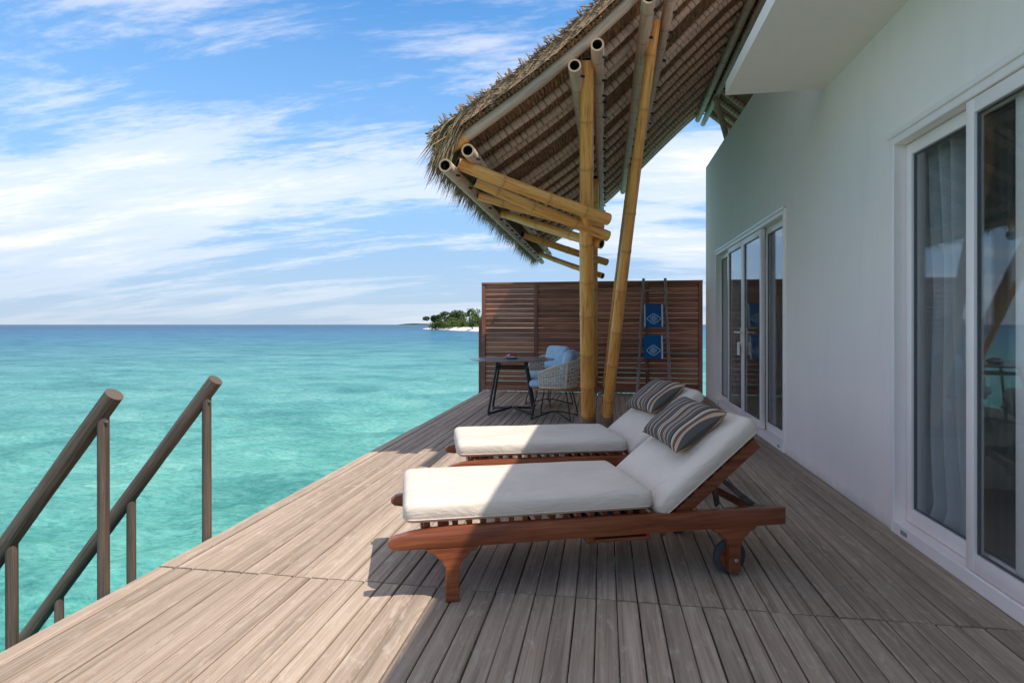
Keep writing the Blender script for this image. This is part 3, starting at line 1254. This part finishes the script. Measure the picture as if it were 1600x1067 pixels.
# ridge strut standing on the villa's parapet
mb = MB()
bamboo_tube(mb, (2.02, 9.7, 3.95), (1.80, 9.9, 4.98), .05, .045, .4, 14)
cbuild(mb, 'strut', ['grey', 'hollow', 'cut'], smooth=True)
tag(canopy, 'palm thatch canopy on leaning golden bamboo columns with bamboo purlins', 'canopy')

# ------------------------------------------------------------------ louvred privacy screen
FY = 10.75
screen = empty('privacy_screen', (-.3, FY, 0))
SO = Vector((-.3, FY, 0))
posts = [-2.275, -1.275, -.26, .765, 1.695]
FT = 2.045


def sbuild(mb_, name, mat, **kw):
    o_ = mb_.build(name, mat, **kw)
    o_.parent = screen
    return o_


for x in posts:
    mb = MB()
    mb.box(x - .035 + .3, x + .035 + .3, -.035, .035, 0, FT - .041)
    bevel(sbuild(mb, 'post', 'fencev'), .004, 1)
mb = MB()
mb.box(-2.312 + .3, 1.732 + .3, -.045, .045, FT - .04, FT)
bevel(sbuild(mb, 'top_rail', 'fence'), .004, 1)
mb = MB()
mb.box(-2.24 + .3, 1.66 + .3, -.03, .03, .003, .1)
bevel(sbuild(mb, 'bottom_rail', 'fence'), .004, 1)
for x in (-2.352,):
    mb = MB()
    mb.box(x - .036 + .3, x + .036 + .3, .05, .11, -.45, 1.34)
    bevel(sbuild(mb, 'short_board', 'fencev'), .004, 1)
nsl = 21
sp_ = (FT - .04 - .095) / nsl
slat_meshes = {}
for pi in range(4):
    xa, xb = posts[pi] + .036, posts[pi + 1] - .036
    key = round(xb - xa, 3)
    if key not in slat_meshes:
        mb = MB()
        w = xb - xa
        mb.box(-w / 2, w / 2, -.009, .009, -sp_ * .5, sp_ * .5)
        ob = mb.build('slat', 'fence', link=False)
        bevel(ob, .0025, 1)
        slat_meshes[key] = ob.data
    for k in range(nsl):
        o = bpy.data.objects.new('slat', slat_meshes[key])
        COL.objects.link(o)
        o.parent = screen
        o.location = ((xa + xb) / 2 + .3, random.uniform(-.003, .003), .095 + sp_ * (k + .5))
        o.rotation_euler = (R((13 if pi == 0 else 15) + random.uniform(-3, 3)), 0, 0)
        o.scale = (1, 1, (.96 if pi == 0 else .985))
tag(screen, 'dark brown louvred timber privacy screen at the end of the deck', 'screen')

# ------------------------------------------------------------------ towel ladder with two towels
lad = empty('towel_ladder', (.84, 10.4, 0))
LA0, LA1 = Vector((.565 - .84, 0.0, 0)), Vector((.695 - .84, .285, 2.08))
LB0, LB1 = Vector((1.125 - .84, 0.0, 0)), Vector((1.075 - .84, .285, 2.08))
for a, b_ in ((LA0, LA1), (LB0, LB1)):
    mb = MB()
    mb.tube([a, a.lerp(b_, .35) + Vector((.006, 0, 0)), a.lerp(b_, .7) - Vector((.005, 0, 0)), b_], [.03, .029, .027, .026], 10)
    o = mb.build('side_pole', 'ladder', lad, smooth=True)


def lpt(z):
    return LA0.lerp(LA1, z / 2.08), LB0.lerp(LB1, z / 2.08)


rz = [1.86, 1.585, 1.31, 1.03, .75, .465]
for z in rz:
    a, b_ = lpt(z)
    mb = MB()
    mb.tube([a - Vector((.04, 0, 0)), a.lerp(b_, .5) + Vector((0, 0, .004)), b_ + Vector((.04, 0, 0))], .0155, 8)
    mb.build('rung', 'ladder', lad, smooth=True)
tag(lad, 'dark wooden ladder leaning against the screen with towels on it', 'ladder')


def ribbon(mb_, pts, w, y, closed=True):
    n = len(pts)
    vs_ = []
    for i in range(n):
        p, a, b_ = Vector(pts[i]), Vector(pts[i - 1]), Vector(pts[(i + 1) % n])
        d1, d2 = (p - a).normalized(), (b_ - p).normalized()
        n1, n2 = Vector((-d1.y, d1.x)), Vector((-d2.y, d2.x))
        mtr = (n1 + n2)
        mtr = mtr / max(.3, mtr.length_squared) * 2 * (w / 2)
        for sg in (-1, 1):
            q = p + mtr * sg
            vs_ += [(q.x, y + .137 * q.y, q.y)]
    fs = [(2 * i, 2 * ((i + 1) % n), 2 * ((i + 1) % n) + 1, 2 * i + 1) for i in range(n)]
    mb_.add(vs_, fs)


def towel(rung_z, drop, label, x0, both, tan):
    a, b_ = lpt(rung_z)
    mid = Vector((.84, 10.4, 0)) + (a + b_) / 2
    e = empty('towel', (x0, mid.y, mid.z))
    w, th, r_ = .335, .014, .026
    # folded cloth over the rung: cross-section in y,z swept along x with slight waves

    def section(xq):
        wv = .005 * math.sin(xq * 19) + .003 * math.sin(xq * 43)
        pts = [(-r_ - .012 + wv - .137 * drop, -drop), (-r_ - .012 + wv - .137 * drop * .6, -drop * .6), (-r_ - .006 - .011, -.08), (-r_, 0), (-r_ * .7, r_ * .75), (0, r_), (r_ * .7, r_ * .75),
               (r_, 0), (r_ + .004, -.1), (r_ + .004, -drop * .85)]
        return pts
    def sheet(xa, xb, n_, t_out, name, mat):
        mb_ = MB()
        vs_, fs = [], []
        m_ = 10
        for i in range(n_ + 1):
            x = xa + (xb - xa) * i / n_
            for (y, z) in section(x):
                vs_.append((x, y + (t_out if y > 0 else -t_out), z + (t_out if z > 0 else 0)))
            for (y, z) in section(x):
                vs_.append((x, y + (.007 if y < 0 else -.007), z - (.006 if z > 0 else 0)))
        for i in range(n_):
            for k in range(m_ - 1):
                o_, o2 = i * 2 * m_, (i + 1) * 2 * m_
                fs.append((o_ + k, o_ + k + 1, o2 + k + 1, o2 + k))
                fs.append((o_ + m_ + k, o2 + m_ + k, o2 + m_ + k + 1, o_ + m_ + k + 1))
            for k in (0, m_ - 1):
                fs.append((o_ + k, o2 + k, o2 + m_ + k, o_ + m_ + k))
        for i in (0, n_):
            o_ = i * 2 * m_
            for k in range(m_ - 1):
                fs.append((o_ + k, o_ + m_ + k, o_ + m_ + k + 1, o_ + k + 1))
        mb_.add(vs_, fs)
        return mb_.build(name, mat, e, smooth=True)
    sheet(-w / 2, w / 2, 16, 0, 'cloth', 'towel')
    sheet(w / 2 - .032, w / 2 - .004, 3, .0022, 'border', 'towelw')
    if both:
        sheet(-w / 2 + .001, -w / 2 + .022, 3, .0022, 'border', 'towelw')
    mo = MB()
    yq = -.0475
    cz = -drop * .62

    def sym(pts):
        q = [(x, z) for x, z in pts]
        full = q + [(-x, z) for x, z in reversed(q) if abs(x) > 1e-6]
        return full
    outer = [(0, .085), (.022, .085), (.034, .062), (.062, .062), (.062, .04), (.085, .034), (.112, .012), (.112, -.012), (.085, -.034), (.062, -.04), (.062, -.062),
             (.034, -.062), (.022, -.085), (0, -.085)]
    ribbon(mo, [(x, z + cz) for x, z in sym(outer)], .014, yq)
    for s_ in (.055, .024):
        ribbon(mo, [(0, s_ + cz), (s_ * 1.05, cz), (0, -s_ + cz), (-s_ * 1.05, cz)], .013, yq)
    mo.build('motif', 'motif', e)
    tag(e, label, 'towel', 'blue towels on the ladder')
    return e


towel(1.585, .375, 'upper blue towel with pale medallion and two white edges', .862, True, True)
towel(1.03, .385, 'lower blue towel with pale medallion and one white edge', .852, False, False)
# tan cloth peeping out beside the upper towel
mb = MB()
a, b_ = lpt(1.585)
pc = Vector((.84, 10.4, 0)) + a
mb.box(pc.x + .035, pc.x + .16, pc.y + .04, pc.y + .048, 1.22, 1.56)
mb.box(pc.x + .035, pc.x + .16, pc.y + .0, pc.y + .048, 1.5605, 1.612)
o = mb.build('tan_cloth', 'tan_cloth')
bevel(o, .003, 1)
tag(o, 'tan cloth edge behind the upper blue towel on the ladder', 'cloth')

# ------------------------------------------------------------------ handrails at the water stair
for i, (yy, label, n_) in enumerate(((2.36, 'near log handrail of the water steps, leaving the picture at the left', 3),
                                     (3.07, 'far log handrail of the water steps, whole top post in view', 3))):
    e = empty('handrail', (DL - .03, yy, 0))
    sl = .775 / .51
    mb = MB()
    a = Vector((.045, 0, .925))
    dirv = Vector((-.51, 0, -.632)).normalized()
    pts = [a + dirv * q for q in (0, .3, .6, 1.0, 1.5, 2.2, 3.0)]
    rad = [.041, .042, .040, .0415, .041, .042, .041]
    mb.tube(pts, rad, 16)
    bevel_o = mb.build('rail', 'log', e, smooth=True)
    for k in range(n_):
        x = -.015 - .505 * k
        zt = .925 + (x - .045) * (.632 / .51) - .03
        mb = MB()
        mb.tube([(x, 0, -1.9), (x, .002, zt * .5 - .5), (x, 0, zt)], [.027, .026, .0255], 12)
        mb.build('post', 'log', e, smooth=True)
    mb = MB()
    mb.tube([(.003, -.012, .80), (.022, -.016, .80)], .006, 8)
    mb.build('bolt', 'chrome', e)
    tag(e, label, 'handrail', 'handrails of the water steps')
# ------------------------------------------------------------------ loungers


def cushion_mesh(L, W, H, r_, puff, n=(26, 12, 5), wob=.004, seed=1):
    rr = random.Random(seed)
    ph = [rr.uniform(0, 6) for _ in range(6)]
    idx, vs_, fs = {}, [], []

    def vid(i, j, k):
        key = (i, j, k)
        if key not in idx:
            p = Vector((-1 + 2 * i / n[0], -1 + 2 * j / n[1], -1 + 2 * k / n[2]))
            # finer spacing towards the edges
            q = Vector((math.copysign(1 - (1 - abs(p.x)) ** 1.5, p.x), math.copysign(1 - (1 - abs(p.y)) ** 1.4, p.y), p.z))
            s_ = Vector((q.x * L / 2, q.y * W / 2, q.z * H / 2))
            core = Vector((max(-L / 2 + r_, min(L / 2 - r_, s_.x)), max(-W / 2 + r_, min(W / 2 - r_, s_.y)), max(-H / 2 + r_, min(H / 2 - r_, s_.z))))
            d = s_ - core
            if d.length > 1e-6:
                m_ = max(abs(d.x), abs(d.y), abs(d.z))
                s_ = core + d.normalized() * m_
            bl = (1 - abs(q.x) ** 6) * (1 - abs(q.y) ** 4)
            s_.z += math.copysign(puff, q.z) * bl * (1 if q.z > 0 else .15) * abs(q.z)
            s_.y += math.copysign(puff * .35, q.y) * (1 - q.z ** 2) * (1 - abs(q.x) ** 6)
            s_.x += math.copysign(puff * .35, q.x) * (1 - q.z ** 2) * (1 - abs(q.y) ** 6)
            if q.z > 0:
                s_.z += wob * (math.sin(s_.x * 9 + ph[0] + 2 * math.sin(s_.y * 5 + ph[1])) + .6 * math.sin(s_.x * 21 + s_.y * 13 + ph[2])) * bl
            idx[key] = len(vs_)
            vs_.append(s_)
        return idx[key]
    a, b_, c_ = n
    for i in range(a):
        for j in range(b_):
            fs.append((vid(i, j, 0), vid(i, j + 1, 0), vid(i + 1, j + 1, 0), vid(i + 1, j, 0)))
            fs.append((vid(i, j, c_), vid(i + 1, j, c_), vid(i + 1, j + 1, c_), vid(i, j + 1, c_)))
    for i in range(a):
        for k in range(c_):
            fs.append((vid(i, 0, k), vid(i + 1, 0, k), vid(i + 1, 0, k + 1), vid(i, 0, k + 1)))
            fs.append((vid(i, b_, k), vid(i, b_, k + 1), vid(i + 1, b_, k + 1), vid(i + 1, b_, k)))
    for j in range(b_):
        for k in range(c_):
            fs.append((vid(0, j, k), vid(0, j, k + 1), vid(0, j + 1, k + 1), vid(0, j + 1, k)))
            fs.append((vid(a, j, k), vid(a, j + 1, k), vid(a, j + 1, k + 1), vid(a, j, k + 1)))
    mb_ = MB()
    mb_.add(vs_, fs)
    return mb_


def piping(L, W, z, r_, rad=.004):
    pts = []
    for sx, sy, a0 in ((1, 1, 0), (-1, 1, 90), (-1, -1, 180), (1, -1, 270)):
        for k in range(5):
            a = R(a0 + k * 22.5)
            pts.append((sx * (L / 2 - r_) + math.cos(a) * r_, sy * (W / 2 - r_) + math.sin(a) * r_, z))
    mb_ = MB()
    mb_.tube(pts, rad, 6, closed=True)
    return mb_


LW = .68
BA = R(38.5)                       # backrest angle
HX, HZ = 1.265, .375             # fold of the mattress


def make_lounger():
    e = empty('sun_lounger')
    for y in (0, LW - .045):
        mb_ = MB()
        pl = [(0.0, .272), (.02, .254), (.06, .247), (.16, .247), (.3, .246), (1.2, .246), (1.962, .246), (1.962, .332), (1.2, .336), (.5, .336), (.3, .336),
              (.2, .333), (.1, .322), (.03, .306), (.004, .292)]
        mb_.prism(pl, y, y + .045)
        bevel(mb_.build('side_rail', 'teak', e), .004, 2)
        for cx, low_ in ((.288, 0.0), (1.685, .022)):
            hw = .031
            br = [(-.122, .2455), (-.108, .228), (-.083, .222), (-.066, .200), (-.048, .190), (-.040, .165), (-hw, .158)]
            pl = [(cx + a, b_) for a, b_ in br] + [(cx - hw, low_), (cx + hw, low_)] + [(cx - a, b_) for a, b_ in reversed(br)]
            mb_ = MB()
            mb_.prism(pl, y + .003, y + .042)
            bevel(mb_.build('leg', 'teak', e), .003, 1)
        # wheel inside the rear leg
        wy = y + (.059 if y == 0 else -.014)
        mb_ = MB()
        n_ = 28
        prof_ = [(.056, -.014), (.079, -.014), (.085, -.009), (.085, .009), (.079, .014), (.056, .014)]
        vs_ = [(1.685 + r2 * math.cos(2 * math.pi * q / n_), wy + yy, .0855 + r2 * math.sin(2 * math.pi * q / n_)) for q in range(n_) for r2, yy in prof_]
        fs = [(q * 6 + k, ((q + 1) % n_) * 6 + k, ((q + 1) % n_) * 6 + (k + 1) % 6, q * 6 + (k + 1) % 6) for q in range(n_) for k in range(6)]
        mb_.add(vs_, fs)
        w_ = mb_.build('wheel', 'tyre', e, smooth=True)
        mb_ = MB()
        mb_.tube([(1.685, wy - .012, .0855), (1.685, wy + .012, .0855)], .0565, 24)
        mb_.build('hub', 'teak', w_, smooth=True)
        mb_ = MB()
        yo = y - .007 if y == 0 else y + .046
        mb_.tube([(1.685, yo, .0855), (1.685, yo + .008, .0855)], .011, 10)
        mb_.tube([(1.685, yo - .005 if y == 0 else yo + .009, .0855), (1.685, yo + .002 if y == 0 else yo + .012, .0855)], .006, 8)
        mb_.build('axle_bolt', 'chrome', w_, smooth=True)
    for x in (.15, .64, 1.245, 1.88):
        mb_ = MB()
        mb_.box(x, x + .045, .046, LW - .046, .25, .30)
        bevel(mb_.build('cross_bar', 'teak', e), .003, 1)
    k = 0
    x = .16
    sm = None
    while x < 1.235:
        if sm is None:
            mb_ = MB()
            mb_.box(0, .026, .0455, LW - .0455, .326, .352)
            so = mb_.build('slat', 'teak', e)
            bevel(so, .003, 1)
            sm = so.data
            so.location.x = x
        else:
            so = bpy.data.objects.new('slat', sm)
            COL.objects.link(so)
            so.parent = e
            so.location.x = x
        x += .0655
    # tilted back frame
    ca, sa = math.cos(BA), math.sin(BA)
    hx, hz = 1.31, .228

    def bp(l, n_):
        return (hx + l * ca - n_ * sa, hz + l * sa + n_ * ca)
    for y in (.05, LW - .085):
        mb_ = MB()
        mb_.prism([bp(0, -.028), bp(.675, -.028), bp(.675, .03), bp(0, .03)], y, y + .035)
        bevel(mb_.build('back_rail', 'tan' if False else 'teak', e), .004, 2)
    for l in [.06 + .0655 * q for q in range(10)]:
        mb_ = MB()
        mb_.prism([bp(l, .031), bp(l + .026, .031), bp(l + .026, .045), bp(l, .045)], .052, LW - .052)
        mb_.build('back_slat', 'teak', e)
    mb_ = MB()
    p1 = bp(.42, -.045)
    mb_.tube([(p1[0], .1, p1[1]), (p1[0], LW - .1, p1[1])], .014, 8)
    for y in (.12, LW - .14):
        mb_.prism([(p1[0] - .012, p1[1] + .01), (p1[0] + .012, p1[1] + .016), (1.87, .322), (1.85, .30)], y, y + .02)
        mb_.prism([(p1[0] - .02, p1[1]), (p1[0] + .005, p1[1] + .01), (1.70, .312), (1.68, .295)], y + .05, y + .068)
    mb_.box(1.66, 1.90, .05, .08, .30, .322)
    mb_.box(1.66, 1.90, LW - .08, LW - .05, .30, .322)
    mb_.build('prop_strut', 'joist', e)
    mb_ = MB()
    mb_.box(.93, .965, .03, LW - .03, .205, .244)
    mb_.box(1.225, 1.25, .03, LW - .03, .205, .244)
    mb_.box(.966, 1.224, .01, LW - .01, .216, .232)
    bevel(mb_.build('pull_out_tray', 'teak', e), .002, 1)
    return e


def make_mattress():
    e = empty('lounger_mattress')
    L1 = HX - .07
    H_ = .098
    o_ = cushion_mesh(L1, .655, H_, .036, .006, wob=.0045, seed=3).build('seat_pad', 'canvas', e, smooth='all')
    o_.location = (.07 + L1 / 2, LW / 2, .3535 + H_ / 2)
    for z in (-H_ / 2 + .022,):
        p_ = piping(L1 + .002, .657, z, .05, .003).build('piping', 'canvas', o_, smooth='all')
    L2 = .68
    o_ = cushion_mesh(L2, .655, H_, .036, .007, wob=.0045, seed=8).build('back_pad', 'canvas', e, smooth='all')
    ca, sa = math.cos(BA), math.sin(BA)
    o_.rotation_euler = (0, -BA, 0)
    lc, nc = .045 + L2 / 2, .047 + H_ / 2
    o_.location = (1.31 + lc * ca - nc * sa, LW / 2, .228 + lc * sa + nc * ca)
    for z in (-H_ / 2 + .022,):
        piping(L2 + .002, .657, z, .05, .003).build('piping', 'canvas', o_, smooth='all')
    return e


def pillow_mesh():
    n = 22
    mb_ = MB()
    a_, b_ = .172, .245
    for sg in (1, -1):
        vs_, fs, uvs = [], [], []
        for i in range(n + 1):
            for j in range(n + 1):
                u, v_ = -1 + 2 * i / n, -1 + 2 * j / n
                pin = 1 - .085 * (1 - u * u) * v_ * v_ - 0
                pin2 = 1 - .085 * (1 - v_ * v_) * u * u
                h = .066 * (max(0, (1 - u ** 4) * (1 - v_ ** 4)) ** .55)
                h += .004 * math.sin(u * 5 + v_ * 3) * (1 - u * u) * (1 - v_ * v_)
                x_, y_ = a_ * u * pin2, b_ * v_ * pin
                vs_.append((x_, y_, sg * h))
                uvs.append((u, v_ * (1 + .12 * (1 - u * u)) + .02 * u))
        for i in range(n):
            for j in range(n):
                q = (i * (n + 1) + j, (i + 1) * (n + 1) + j, (i + 1) * (n + 1) + j + 1, i * (n + 1) + j + 1)
                fs.append(q if sg > 0 else tuple(reversed(q)))
        mb_.add(vs_, fs, uvs)
    return mb_


proto_l, proto_m = make_lounger(), make_mattress()
spots = [((-.947, 2.42), 19.7), ((-1.04, 3.73), 17.0)]
lab_l = ['teak wheeled sun lounger nearest the camera', 'teak sun lounger behind the nearer one, beside the bamboo columns']
lab_m = ['cream folded mattress on the nearer lounger', 'cream folded mattress on the farther lounger']
lab_p = ['dark striped pillow on the nearer lounger', 'dark striped pillow on the farther lounger']
for i, ((x, y), a) in enumerate(spots):
    l_ = proto_l if i == 0 else copy_tree(proto_l)
    m_ = proto_m if i == 0 else copy_tree(proto_m)
    for o_ in (l_, m_):
        o_.location = (x, y, 0)
        o_.rotation_euler = (0, 0, R(a))
    tag(l_, lab_l[i], 'sun lounger', 'teak sun loungers on the deck')
    tag(m_, lab_m[i], 'mattress', 'cream lounger mattresses')
    if i == 0:
        pil0 = pillow_mesh().build('pillow', 'stripe', smooth='all')
        pil = pil0
    else:
        pil = pil0.copy()
        COL.objects.link(pil)
    mw = Matrix.Translation((x, y, 0)) @ Matrix.Rotation(R(a), 4, 'Z')
    lpil, npil = .045 + .68 - .215, .047 + .098 + .062
    lp = Matrix.Translation((1.31 + lpil * math.cos(BA) - npil * math.sin(BA), LW / 2 + (.02 if i == 0 else .0), .228 + lpil * math.sin(BA) + npil * math.cos(BA)))
    lp = lp @ Matrix.Rotation(-BA + R(2), 4, 'Y') @ Matrix.Rotation(R(-4 if i == 0 else 3), 4, 'Z')
    pil.matrix_world = mw @ lp
    tag(pil, lab_p[i], 'pillow', 'striped pillows on the loungers')

# ------------------------------------------------------------------ dining table
tab = empty('dining_table', (-1.30, 8.09, 0))
mb = MB()
n_ = 64
pr_ = [(0, .738), (.50, .738), (.59, .750), (.605, .757), (.60, .764), (.50, .766), (0, .766)]
vs_ = [(r_ * math.cos(2 * math.pi * k / n_), r_ * math.sin(2 * math.pi * k / n_), z) for k in range(n_) for r_, z in pr_[1:-1]]
m5 = 5
fs = [(k * m5 + j, ((k + 1) % n_) * m5 + j, ((k + 1) % n_) * m5 + j + 1, k * m5 + j + 1) for k in range(n_) for j in range(m5 - 1)]
fs += [tuple(k * m5 for k in range(n_ - 1, -1, -1)), tuple(k * m5 + 4 for k in range(n_))]
mb.add(vs_, fs)
mb.build('table_top', 'marble', tab, smooth=True)
for k in range(4):
    a = R(50 + 90 * k)
    dx, dy = math.cos(a), math.sin(a)
    mb = MB()
    mb.tube(smooth_path([(dx * .27, dy * .27, .741), (dx * .44, dy * .44, .022), (0.02 * dx, .02 * dy, .075)], .05, 5), .017, 10)
    mb.tube([(dx * .425, dy * .425, 0.0), (dx * .425, dy * .425, .012)], .014, 8)
    mb.build('leg', 'black', tab, smooth=True)
mb = MB()
for k in range(4):
    a, b_ = R(50 + 90 * k), R(50 + 90 * (k + 1))
    mb.tube([(.295 * math.cos(a), .295 * math.sin(a), .645), (.295 * math.cos(b_), .295 * math.sin(b_), .645)], .013, 8)
mb.build('apron_rail', 'black', tab, smooth=True)
tag(tab, 'round grey stone dining table on crossed black legs', 'table')

fl = empty('flower_dish', (-1.30, 8.02, .766))
mb = MB()
pr_ = [(.05, .0), (.07, .004), (.105, .028), (.11, .03), (.1, .026), (.06, .012)]
n_ = 28
vs_ = [(r_ * math.cos(2 * math.pi * k / n_), r_ * math.sin(2 * math.pi * k / n_), z) for k in range(n_) for r_, z in pr_]
fs = [(k * 6 + j, ((k + 1) % n_) * 6 + j, ((k + 1) % n_) * 6 + j + 1, k * 6 + j + 1) for k in range(n_) for j in range(5)]
fs += [tuple(k * 6 for k in range(n_ - 1, -1, -1)), tuple(k * 6 + 5 for k in range(n_))]
mb.add(vs_, fs)
mb.build('dish', 'dish', fl, smooth=True)
for k, (x, y, z, mt) in enumerate([(-.05, -.02, .035, 'white_petal'), (-.005, -.035, .04, 'pink'), (.035, -.01, .042, 'pink'), (0, .03, .045, 'pink'),
                                   (-.035, .03, .04, 'white_petal'), (.06, .03, .035, 'leaf'), (.065, -.035, .032, 'leaf'), (.02, .0, .055, 'pink')]):
    mb = MB()
    for q in range(6):
        a = q * math.pi / 3 + k
        c1, s1 = math.cos(a), math.sin(a)
        mb.add([(x, y, z), (x + .022 * c1 - .012 * s1, y + .022 * s1 + .012 * c1, z + .010), (x + .036 * c1, y + .036 * s1, z + .006),
                (x + .022 * c1 + .012 * s1, y + .022 * s1 - .012 * c1, z + .010)], [(0, 1, 2, 3)])
        mb.add([(x, y, z + .002), (x + .012 * c1 - .008 * s1, y + .012 * s1 + .008 * c1, z + .02), (x + .016 * c1, y + .016 * s1, z + .026),
                (x + .012 * c1 + .008 * s1, y + .012 * s1 - .008 * c1, z + .02)], [(0, 1, 2, 3)])
    mb.build('flower' if mt != 'leaf' else 'leaf', mt, fl)
tag(fl, 'small dish of pink and white flowers on the dining table', 'flower dish')

# ------------------------------------------------------------------ woven tub chairs


def make_chair():
    """front of the seat towards local +x"""
    e = empty('woven_chair')
    SZ = .415

    def plan(q, z):
        """q -1..1 around the tub from the right front, round the back, to the left front"""
        a = q * R(118)
        rx, ry = .275 + .05 * (z - SZ) / .3, .285 + .05 * (z - SZ) / .3
        ex = 2.6
        c_, s_ = -math.cos(a), math.sin(a)
        k = (abs(c_) ** ex + abs(s_) ** ex) ** (-1 / ex)
        return Vector((c_ * k * rx, s_ * k * ry, z))

    def rim(q):
        aq = abs(q)
        return .80 - .185 * (aq ** 1.6) if aq < .97 else .80 - .185 * (aq ** 1.6)
    mb_ = MB()
    # wooden seat ring
    n_ = 40
    ring = []
    for k in range(n_):
        a = 2 * math.pi * k / n_
        c_, s_ = math.cos(a), math.sin(a)
        kk = (abs(c_) ** 3 + abs(s_) ** 3) ** (-1 / 3)
        ring.append((c_ * kk * .285, s_ * kk * .29))
    mb_.prism(ring, SZ - .03, SZ, 'z')
    mb_.build('seat_frame', 'tan', e, smooth=True)
    # rim tube with front stiles
    pts = [plan(-1, SZ + .002)] + [plan(-1, rim(1) - .03)] + [plan(q, rim(q)) for q in np.linspace(-.97, .97, 41)] + [plan(1, rim(1) - .03), plan(1, SZ + .002)]
    mb_ = MB()
    mb_.tube(pts, .0125, 8)
    mb_.tube([plan(q, SZ + .012) for q in np.linspace(-1, 1, 41)], .010, 6)
    for q in (-.42, .42):
        mb_.tube([plan(q, SZ + .005), plan(q, rim(q))], .012, 8)
    mb_.build('shell_frame', 'weave', e, smooth='all')
    # woven straps
    mb_ = MB()
    nv = 38
    w = .0058

    def strap(pa, wdir, ndir, wid):
        vs_, fs = [], []
        for p_, wd, nd_ in zip(pa, wdir, ndir):
            vs_ += [p_ - wd * wid - nd_ * .002, p_ + wd * wid - nd_ * .002, p_ + wd * wid + nd_ * .002, p_ - wd * wid + nd_ * .002]
        for i_ in range(len(pa) - 1):
            for k_ in range(4):
                fs.append((i_ * 4 + k_, i_ * 4 + (k_ + 1) % 4, (i_ + 1) * 4 + (k_ + 1) % 4, (i_ + 1) * 4 + k_))
        mb_.add(vs_, fs)

    def frame_at(q, z):
        t1 = (plan(q + .01, z) - plan(q - .01, z)).normalized()
        return t1, t1.cross(Vector((0, 0, 1)))
    for k in range(nv):
        q = -.975 + 1.95 * k / (nv - 1)
        t1, nn = frame_at(q, SZ + .1)
        zs = np.linspace(SZ + .01, rim(q), 8)
        strap([plan(q, z) + nn * (.004 * (-1) ** (i_ + k)) for i_, z in enumerate(zs)], [t1] * 8, [nn] * 8, w)
    nh = 7
    for r_ in range(nh):
        f_ = (r_ + .6) / (nh + .1)
        qs = np.linspace(-.99, .99, 70)
        pa, wd, nd_ = [], [], []
        for i_, q in enumerate(qs):
            z = SZ + .01 + (rim(q) - SZ - .01) * f_
            t1, nn = frame_at(q, z)
            pa.append(plan(q, z) + nn * (.004 * (-1) ** (i_ // 1 + r_)))
            wd.append(Vector((0, 0, 1)))
            nd_.append(nn)
        strap(pa, wd, nd_, .0068)
    mb_.build('woven_shell', 'weave', e)
    # cushions
    o_ = cushion_mesh(.53, .49, .10, .045, .012, (14, 14, 5), .002, 5).build('seat_cushion', 'blue', e, smooth='all')
    o_.location = (.035, 0, SZ + .052)
    o_ = cushion_mesh(.13, .44, .38, .06, .012, (6, 14, 12), .002, 6).build('back_cushion', 'blue', e, smooth='all')
    o_.location = (-.185, 0, SZ + .30)
    o_.rotation_euler = (0, R(-14), 0)
    # wire legs meeting at a raised centre
    for k in range(4):
        a = R(45 + 90 * k)
        dx, dy = math.cos(a), math.sin(a)
        mb_ = MB()
        mb_.tube(smooth_path([(dx * .27, dy * .27, SZ - .03), (dx * .375, dy * .375, .012), (dx * .05, dy * .05, .085)], .03, 4), .009, 8)
        mb_.tube([(dx * .36, dy * .36, 0.0), (dx * .36, dy * .36, .008)], .013, 8)
        mb_.build('leg', 'black', e, smooth=True)
    mb_ = MB()
    mb_.tube([(-.05, -.04, .083), (.05, .04, .083)], .009, 6)
    mb_.tube([(-.05, .04, .084), (.05, -.04, .084)], .009, 6)
    mb_.build('leg_joint', 'black', e)
    return e


ch = make_chair()
ch.location = (-.66, 7.72, 0)
ch.rotation_euler = (0, 0, R(172))
tag(ch, 'woven tub chair with blue cushions in front, its side to the camera', 'chair', 'woven tub chairs at the table')
ch2 = copy_tree(ch)
ch2.location = (-.86, 8.98, 0)
ch2.rotation_euler = (0, 0, R(233))
tag(ch2, 'woven tub chair farther back behind the table, blue back cushion facing us', 'chair', 'woven tub chairs at the table')

# small black floor spotlight between the back columns
sl_ = empty('floor_spotlight', (.02, 10.45, 0))
mb = MB()
mb.box(-.06, .06, -.05, .05, 0, .02)
mb.box(-.012, .012, -.012, .012, .0205, .06)
bevel(mb.build('base', 'black', sl_), .004, 1)
mb = MB()
mb.tube([(0, -.07, .075), (0, -.02, .08), (0, .06, .09)], [.045, .045, .03], 16)
mb.build('head', 'black', sl_, smooth=True)
tag(sl_, 'small black spotlight on the deck behind the bamboo columns', 'spotlight')
